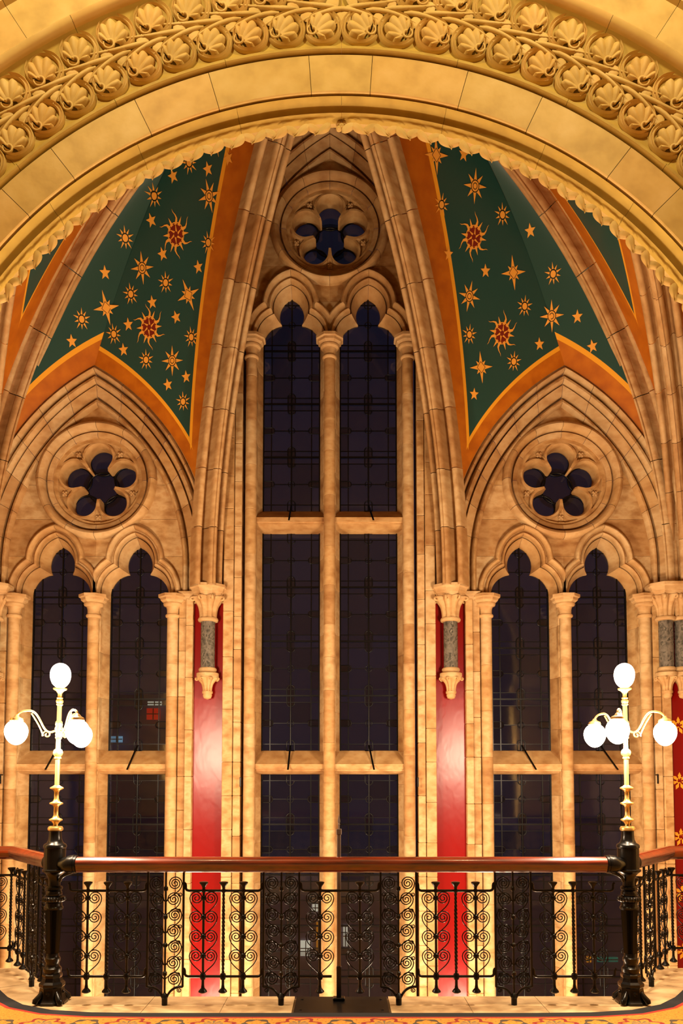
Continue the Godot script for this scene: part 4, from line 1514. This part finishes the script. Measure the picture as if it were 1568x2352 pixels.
func lamp_standard(at: Vector3, turn: float, tilt: float, label: String, energy: float, col: Color, base_y := 0.0) -> void:
	var o := node("lamp_standard", at)
	tag(o, label, "lamp", "four-globe lamp standards")
	o.rotation.z = tilt
	var y := 0.0
	if base_y > 0.0:
		var b0 := MB.new()
		b0.lathe([[0.0, -base_y], [0.16, -base_y], [0.16, -base_y + 0.04], [0.1, -base_y + 0.08], [0.05, -base_y + 0.2], [0.04, 0.0], [0.0, 0.0]], 20)
		part("floor_stand", b0.mesh(), M.cast, o)
	var b := MB.new()
	b.lathe([[0.046, 0.0], [0.056, 0.006], [0.058, 0.02], [0.05, 0.034], [0.02, 0.04], [0.018, 0.05], [0.03, 0.07], [0.05, 0.08], [0.05, 0.088], [0.026, 0.10], [0.018, 0.12],
		[0.018, 0.18], [0.026, 0.195], [0.05, 0.205], [0.05, 0.213], [0.026, 0.225], [0.018, 0.245], [0.018, 0.295], [0.026, 0.31], [0.05, 0.322], [0.05, 0.33], [0.028, 0.342], [0.018, 0.35]], 24)
	part("knopped_stem", b.mesh(), M.brass_dark, o)
	b = MB.new()
	b.lathe([[0.0175, 0.34], [0.0175, 0.545], [0.026, 0.552], [0.026, 0.562], [0.02, 0.566], [0.033, 0.58], [0.037, 0.598], [0.031, 0.617], [0.018, 0.628], [0.017, 0.70], [0.026, 0.712], [0.022, 0.722], [0.026, 0.735], [0.022, 0.75], [0.03, 0.765], [0.031, 0.785], [0.024, 0.80], [0.028, 0.815], [0.025, 0.835], [0.017, 0.845],
		[0.017, 0.96], [0.026, 0.968], [0.021, 0.976], [0.027, 0.99], [0.027, 1.0], [0.02, 1.012], [0.024, 1.02], [0.015, 1.03], [0.015, 1.05], [0.02, 1.06], [0.028, 1.072], [0.05, 1.085], [0.052, 1.095], [0.03, 1.098]], 20)
	part("stem", b.mesh(), M.brass, o)
	part("globe", cached("globe0", func():
		var g := MB.new()
		var pr := []
		for i in 15:
			var t := i / 14.0
			var a := t * PI
			pr.append([0.078 * sin(a) * (1.0 - 0.12 * cos(PI - a) * -1.0 * t), 0.098 - 0.098 * cos(a)])
		g.lathe(pr, 28)
		return g.mesh()), M.globe, o, Vector3(0, 1.095, 0)).set_meta("label", "glowing white egg-shaped glass globe")
	glow(o, Vector3(0, 1.19, 0), energy, col)
	for k in 3:
		var a := deg_to_rad(turn + 120.0 * k)
		var d := Vector3(cos(a), 0, -sin(a))
		var arm := MB.new()
		var p := bez(d * 0.03 + Vector3(0, 0.765, 0), d * 0.13 + Vector3(0, 0.70, 0), d * 0.12 + Vector3(0, 0.93, 0), d * 0.23 + Vector3(0, 0.915, 0), 14)
		p.append_array(bez(d * 0.24 + Vector3(0, 0.913, 0), d * 0.28 + Vector3(0, 0.91, 0), d * 0.30 + Vector3(0, 0.89, 0), d * 0.305 + Vector3(0, 0.865, 0), 6))
		arm.tube(p, 0.009, 6)
		var c := PackedVector3Array()
		for i in 20:
			var t := i / 19.0
			var e := -0.4 + t * 8.0
			var r := lerpf(0.032, 0.006, t)
			c.append(d * (0.085 + cos(e) * r) + Vector3(0, 0.735 + sin(e) * r, 0))
		arm.tube(c, 0.006, 5)
		arm.tube(bez(d * 0.11 + Vector3(0, 0.725, 0), d * 0.13 + Vector3(0, 0.78, 0), d * 0.15 + Vector3(0, 0.82, 0), d * 0.2 + Vector3(0, 0.895, 0), 8), 0.006, 5)
		var g := part("arm", arm.mesh(), M.brass, o)
		b = MB.new()
		b.lathe([[0.0, 0.05], [0.012, 0.045], [0.02, 0.03], [0.045, 0.018], [0.05, 0.0], [0.04, -0.008]], 16)
		part("gallery", b.mesh(), M.brass, g, d * 0.305 + Vector3(0, 0.835, 0))
		part("globe", cached("globe1", func():
			var q := MB.new()
			var pr := []
			for i in 15:
				var e := i / 14.0 * PI
				pr.append([0.086 * sin(e) * (1.0 - 0.1 * cos(e)), -0.096 * cos(e)])
			q.lathe(pr, 28)
			return q.mesh()), M.globe, g, d * 0.305 + Vector3(0, 0.745, 0))
		glow(g, d * 0.305 + Vector3(0, 0.745, 0), energy, col)

func glow(parent: Node, at: Vector3, energy: float, col: Color, size := 0.07) -> void:
	var l := OmniLight3D.new()
	l.name = "lamp_light"
	l.position = at
	l.light_color = col
	l.light_energy = energy
	l.light_size = size
	l.omni_range = 40.0
	l.omni_attenuation = 2.0
	l.shadow_enabled = true
	parent.add_child(l, true)

# ------------------------------------------------------------------ floor, carpet, room shell
func slab_poly(poly: PackedVector2Array, y0: float, y1: float) -> ArrayMesh:
	# poly in (x, distance) -> horizontal slab
	var b := MB.new()
	b.prism(poly, 0.0, y1 - y0, true)
	for i in b.v.size():
		b.v[i] = Vector3(b.v[i].x, y0 + b.v[i].z, -b.v[i].y)
		b.n[i] = Vector3(b.n[i].x, b.n[i].z, -b.n[i].y)
	return b.mesh()

func carpet_edge(off: float) -> PackedVector2Array:
	# landing carpet outline in (x, distance), moved inwards by off
	var p := PackedVector2Array()
	var pts := [Vector2(4.6, 6.95), Vector2(3.35, 6.95), Vector2(3.05, 6.86), Vector2(2.80, 6.58), Vector2(2.58, 6.27), Vector2(2.38, 6.06), Vector2(2.12, 5.92), Vector2(1.8, 5.855), Vector2(1.4, 5.84)]
	for q in pts: p.append(q)
	for i in range(pts.size() - 1, -1, -1): p.append(Vector2(-pts[i].x, pts[i].y))
	var r := PackedVector2Array()
	for i in p.size():
		var t := (p[mini(i + 1, p.size() - 1)] - p[maxi(i - 1, 0)]).normalized()
		r.append(p[i] + Vector2(-t.y, t.x) * off)
	return r

func build_floor() -> void:
	var f := structure("floor", Vector3.ZERO, "stone landing floor with flagged border", "floor")
	var base := PackedVector2Array([Vector2(-4.6, -2.5), Vector2(4.6, -2.5), Vector2(4.6, 7.25), Vector2(2.86, 7.25), Vector2(2.16, 6.30), Vector2(-2.16, 6.30), Vector2(-2.86, 7.25), Vector2(-4.6, 7.25)])
	part("slab", slab_poly(base, -0.4, -0.02), M.slab, f)
	# border flags along the edge
	var run := [Vector2(-4.6, 7.25), Vector2(-3.7, 7.25), Vector2(-2.86, 7.25), Vector2(-2.5, 6.76), Vector2(-2.16, 6.30), Vector2(-1.45, 6.30), Vector2(-0.88, 6.30), Vector2(-0.36, 6.30), Vector2(0.36, 6.30), Vector2(0.95, 6.30), Vector2(1.5, 6.30), Vector2(2.16, 6.30), Vector2(2.5, 6.76), Vector2(2.86, 7.25), Vector2(3.7, 7.25), Vector2(4.6, 7.25)]
	var inn := []
	for i in run.size():
		var t0: Vector2 = (run[i] - run[maxi(i - 1, 0)]).normalized() if i > 0 else (run[1] - run[0]).normalized()
		var t1: Vector2 = (run[mini(i + 1, run.size() - 1)] - run[i]).normalized() if i < run.size() - 1 else t0
		var t := (t0 + t1).normalized()
		inn.append(run[i] + Vector2(t.y, -t.x) * 0.55 / maxf(0.6, t.dot(t1)))
	for i in run.size() - 1:
		if i == 7: continue
		var g: Vector2 = (run[i + 1] - run[i]).normalized() * 0.002
		part("flagstone", slab_poly(PackedVector2Array([run[i] + g, inn[i] + g, inn[i + 1] - g, run[i + 1] - g]), -0.02, rng.randf_range(-0.001, 0.001)), M.slab, f)
	var pl := MB.new()
	pl.box(Vector3(0, -0.006, -6.06), Vector3(0.70, 0.016, 0.46), 0.004)
	for s: float in [-1.0, 1.0]:
		for z in [-5.92, -6.2]: pl.lathe([[0.012, 0.0], [0.01, 0.006], [0.0, 0.008]], 8, Vector3(s * 0.3, 0.002, z))
	part("iron_cover_plate", pl.mesh(), M.plate, f)
	# carpet: navy edge, corded line, patterned gold field
	var c := node("carpet")
	tag(c, "gold patterned landing carpet with navy border and red cord line", "carpet")
	var bands := [[0.0, 0.105, M.navy, "navy_border", 0.004], [0.105, 0.135, M.cord, "cord_line", 0.006], [0.135, 1.6, M.carpet, "gold_field", 0.006]]
	for q in bands:
		var e0 := carpet_edge(q[0])
		var e1 := carpet_edge(q[1])
		var b := MB.new()
		var r0 := PackedVector3Array(); var r1 := PackedVector3Array(); var r00 := PackedVector3Array()
		for i in e0.size():
			r00.append(Vector3(e0[i].x, 0.0, -e0[i].y))
			r0.append(Vector3(e0[i].x, q[4], -e0[i].y))
			r1.append(Vector3(e1[i].x, q[4], -e1[i].y))
		b.grid([r00, r0, r1])
		part(q[3], b.mesh(), q[2], c)
	# the rest of the building that closes the room
	var low := structure("floor_hall", Vector3.ZERO, "stone floor of the stair hall below the landing", "floor")
	part("slab", slab_poly(PackedVector2Array([Vector2(-4.9, 5.5), Vector2(4.7, 5.5), Vector2(4.7, 10.3), Vector2(-4.9, 10.3)]), -4.6, -4.4), M.slab, low)
	var lw := structure("wall_left", Vector3.ZERO, "plain side wall of the stair hall beyond the leaning lamp", "wall")
	part("masonry", block(Vector3(0.4, 15.0, 14.0), 0.0), M.plaster, lw, Vector3(WX - 4.95, 3.0, -4.0))
	var rw := structure("wall_right", Vector3.ZERO, "plain side wall of the stair hall beyond the upright lamp", "wall")
	part("masonry", block(Vector3(0.4, 15.0, 14.0), 0.0), M.plaster, rw, Vector3(WX + 4.95, 3.0, -4.0))
	var bw := structure("wall_back", Vector3.ZERO, "plain wall closing the landing opposite the windows", "wall")
	part("masonry", block(Vector3(10.4, 15.0, 0.4), 0.0), M.plaster, bw, Vector3(WX, 3.0, 2.7))
	var cl := structure("ceiling", Vector3.ZERO, "flat ceiling slab above vault and landing", "ceiling")
	part("slab", block(Vector3(10.4, 0.3, 14.0), 0.0), M.plaster, cl, Vector3(WX, 10.5, -4.0))
	var ub := structure("wall_stair", Vector3.ZERO, "plain wall under the edge of the landing", "wall")
	part("masonry", block(Vector3(9.6, 4.2, 0.3), 0.0), M.plaster, ub, Vector3(WX, -2.45, -5.4))

func build_pole() -> void:
	var o := node("prop_pole", Vector3(-0.02, 0.0, -6.18))
	tag(o, "slim grey metal pole with spear tip standing behind the handrail", "pole")
	var b := MB.new()
	b.box(Vector3(0, 0.66, 0), Vector3(0.03, 1.2, 0.018), 0.003)
	part("shaft", b.mesh(), M.grey_metal, o)
	b = MB.new()
	b.lathe([[0.006, 1.30], [0.006, 1.33], [0.009, 1.335], [0.006, 1.345], [0.01, 1.36], [0.0, 1.42]], 8)
	b.box(Vector3(0, 1.28, 0), Vector3(0.042, 0.045, 0.026), 0.004)
	part("spear_tip", b.mesh(), M.grey_metal, o)
	b = MB.new()
	b.box(Vector3(0, 0.14, 0), Vector3(0.036, 0.24, 0.03), 0.004)
	b.box(Vector3(0, 0.015, 0), Vector3(0.09, 0.025, 0.07), 0.005)
	part("black_foot", b.mesh(), M.iron, o)

# gold stencilled sprays on the red corner wall
func build_stencils() -> void:
	var o := get_node("wall_far")
	var b := MB.new()
	for k in 7:
		var a := TAU * k / 7
		var d := Vector3(sin(a), cos(a), 0)
		var n := Vector3(d.y, -d.x, 0)
		b.flat(d * 0.02, d * 0.07 + n * 0.022, d * 0.115)
		b.flat(d * 0.02, d * 0.115, d * 0.07 - n * 0.022)
	var c := PackedVector3Array()
	for i in 14:
		var a := i * 0.4
		c.append(Vector3(cos(a), sin(a), 0) * lerpf(0.06, 0.015, i / 13.0))
	b.tube(c, 0.006, 4)
	var m := b.mesh()
	for s: float in [-1.0, 1.0]:
		for k in 7:
			for j in 2:
				part("gold_spray", m, M.gold_paint, o, Vector3(s * (BAY + 1.41 + 0.2 * j), 2.38 - 0.70 * k - 0.35 * j, -0.016)).scale = Vector3(1, 1, 0.05)

func hanging_lantern(at: Vector3, energy: float, col: Color) -> void:
	# brass hall lantern hung on a rod from the landing ceiling, with one glass globe
	var o := node("hanging_lantern", at)
	tag(o, "brass hanging lantern with glass globe lighting the carved arch", "lantern", "hanging lanterns over the landing")
	var b := MB.new()
	b.tube(PackedVector3Array([Vector3(0, 0.3, 0), Vector3(0, 10.32 - at.y, 0)]), 0.012, 8)
	b.lathe([[0.0, 10.32 - at.y], [0.08, 10.32 - at.y], [0.06, 10.28 - at.y], [0.012, 10.25 - at.y]], 16)
	part("rod", b.mesh(), M.brass_dark, o)
	b = MB.new()
	b.lathe([[0.012, 0.32], [0.05, 0.3], [0.06, 0.25], [0.13, 0.2], [0.14, 0.17], [0.1, 0.165]], 20)
	part("canopy", b.mesh(), M.brass, o)
	b = MB.new()
	var pr := []
	for k in 15:
		var e := k / 14.0 * PI
		pr.append([0.19 * sin(e), -0.19 * cos(e)])
	b.lathe(pr, 28)
	part("globe", b.mesh(), M.globe, o)
	b = MB.new()
	b.lathe([[0.07, -0.17], [0.04, -0.2], [0.02, -0.24], [0.0, -0.26]], 16)
	part("finial", b.mesh(), M.brass, o)
	glow(o, Vector3.ZERO, energy, col, 0.16)

# ------------------------------------------------------------------ outside the windows
func build_street() -> void:
	var o := node("street_building", Vector3(0, 0, -45))
	tag(o, "dark building across the street with added glowing panels for unidentified lights and reflections, seen through the glass", "building")
	var b := MB.new()
	b.box(Vector3(2, -9.5, -3), Vector3(60, 10, 6))
	b.box(Vector3(-11.3, 1.0, -3.5), Vector3(3.6, 11.5, 6))  # added block that carries the upper glowing panels
	part("facade", b.mesh(), std(Color(0.62, 0.58, 0.66), 0.9), o)
	var lit := {}
	for q in [["white", Color(1.0, 0.97, 0.86), 0.8], ["amber", Color(1.0, 0.62, 0.12), 0.7], ["teal", Color(0.12, 0.75, 0.6), 0.25], ["red", Color(1.0, 0.16, 0.08), 0.6], ["blue", Color(0.6, 0.85, 1.0), 0.6]]:
		var m := std(Color(0.1, 0.1, 0.1), 0.5)
		m.emission_enabled = true
		m.emission = q[1]
		m.emission_energy_multiplier = q[2]
		lit[q[0]] = m
	for q in [[702, 2178, 24, 34, "white"], [731, 2150, 9, 62, "amber"], [724, 2085, 14, 16, "white"], [793, 2150, 10, 46, "white"], [1395, 2204, 46, 10, "teal"], [1352, 2204, 10, 12, "amber"], [352, 1640, 30, 26, "red"], [355, 1616, 32, 10, "white"], [268, 1698, 26, 14, "blue"]]:
		var p := at_px(q[0], q[1], 44.9)
		var k := 44.9 / FOC
		b = MB.new()
		b.box(Vector3.ZERO, Vector3(q[2] * k, q[3] * k, 0.1))
		var f := part("glow_panel", b.mesh(), lit[q[4]], o, Vector3(p.x, p.y, 0.08))  # added glowing panel for unidentified lights; the red one imitates a reflected lampshade
		b = MB.new()
		b.box(Vector3(0, 0, 0.06), Vector3(0.05, q[3] * k, 0.05))
		b.box(Vector3(0, 0, 0.06), Vector3(q[2] * k, 0.05, 0.05))
		part("cross_bar", b.mesh(), M.lead, f)

func _ready() -> void:
	rng.seed = 7
	# camera: eye height, slight upward pitch, lens shifted up
	var cam := Camera3D.new()
	cam.name = "camera"
	cam.position = Vector3(0, EYE, 0)
	cam.rotation_degrees.x = PITCH
	cam.projection = Camera3D.PROJECTION_FRUSTUM
	cam.near = 0.1
	cam.far = 200.0
	cam.size = 2352.0 / FOC * cam.near
	cam.frustum_offset = Vector2(0, (1800.0 - FOC * tan(deg_to_rad(PITCH)) - 1176.0) / FOC * cam.near)
	add_child(cam)
	cam.current = true
	var env := Environment.new()
	env.background_mode = Environment.BG_COLOR
	env.background_color = Color(0.17, 0.16, 0.25)
	env.background_energy_multiplier = 0.55
	env.tonemap_mode = Environment.TONE_MAPPER_LINEAR
	env.tonemap_exposure = 1.0
	env.sdfgi_enabled = true
	env.ssao_enabled = true
	env.ssil_enabled = true
	var we := WorldEnvironment.new()
	we.name = "environment"
	we.environment = env
	add_child(we)
	make_materials()
	M.cord = std(Color(0.55, 0.12, 0.03), 0.9)
	build_wall()
	build_vault()
	build_arch()
	build_floor()
	corbel_shaft("corbel_shaft", Vector3(WX - 1.522, 3.99, -WD + 0.09), "dark marble wall shaft on leaf corbel between rose window and tallest window, by tilted lamp")
	corbel_shaft("corbel_shaft", Vector3(WX + 1.522, 3.99, -WD + 0.09), "dark marble wall shaft on leaf corbel between rose window and tallest window, by upright lamp")
	corbel_shaft("corbel_shaft", Vector3(WX + 4.30, 3.99, -WD + 0.15), "twin dark marble wall shafts above the gold-stencilled red corner wall", true)
	corbel_shaft("corbel_shaft", Vector3(WX - 4.30, 3.99, -WD + 0.15), "twin dark marble wall shafts in the far corner beyond the tilted lamp", true)
	build_rail()
	newel_post(Vector3(-2.185, 0, -6.12), -1.0, "black cast-iron newel post carrying the slightly tilted lamp standard")
	newel_post(Vector3(2.185, 0, -6.12), 1.0, "black cast-iron newel post carrying the upright lamp standard")
	var warm := Color(1.0, 0.885, 0.745)
	lamp_standard(Vector3(-2.185, 1.29, -6.12), 195.0, -0.012, "brass four-globe lamp standard leaning slightly on its newel post", 4.7, warm)
	lamp_standard(Vector3(2.185, 1.29, -6.12), 0.0, 0.0, "brass four-globe lamp standard standing upright on its newel post", 4.7, warm)
	build_pole()
	build_stencils()
	build_street()
	# lamps outside the frame: lanterns hung above the landing light the arch from above, standards light the flight below
	var amber := Color(1.0, 0.92, 0.68)
	for s: float in [-1.0, 1.0]:
		hanging_lantern(Vector3(s * 2.2, 9.0, -3.2), 12.0, amber)
		lamp_standard(Vector3(s * 1.75, -2.75, -8.3), 30.0, 0.0, "four-globe lamp standard on the lower flight of stairs", 3.5, warm, 1.65)
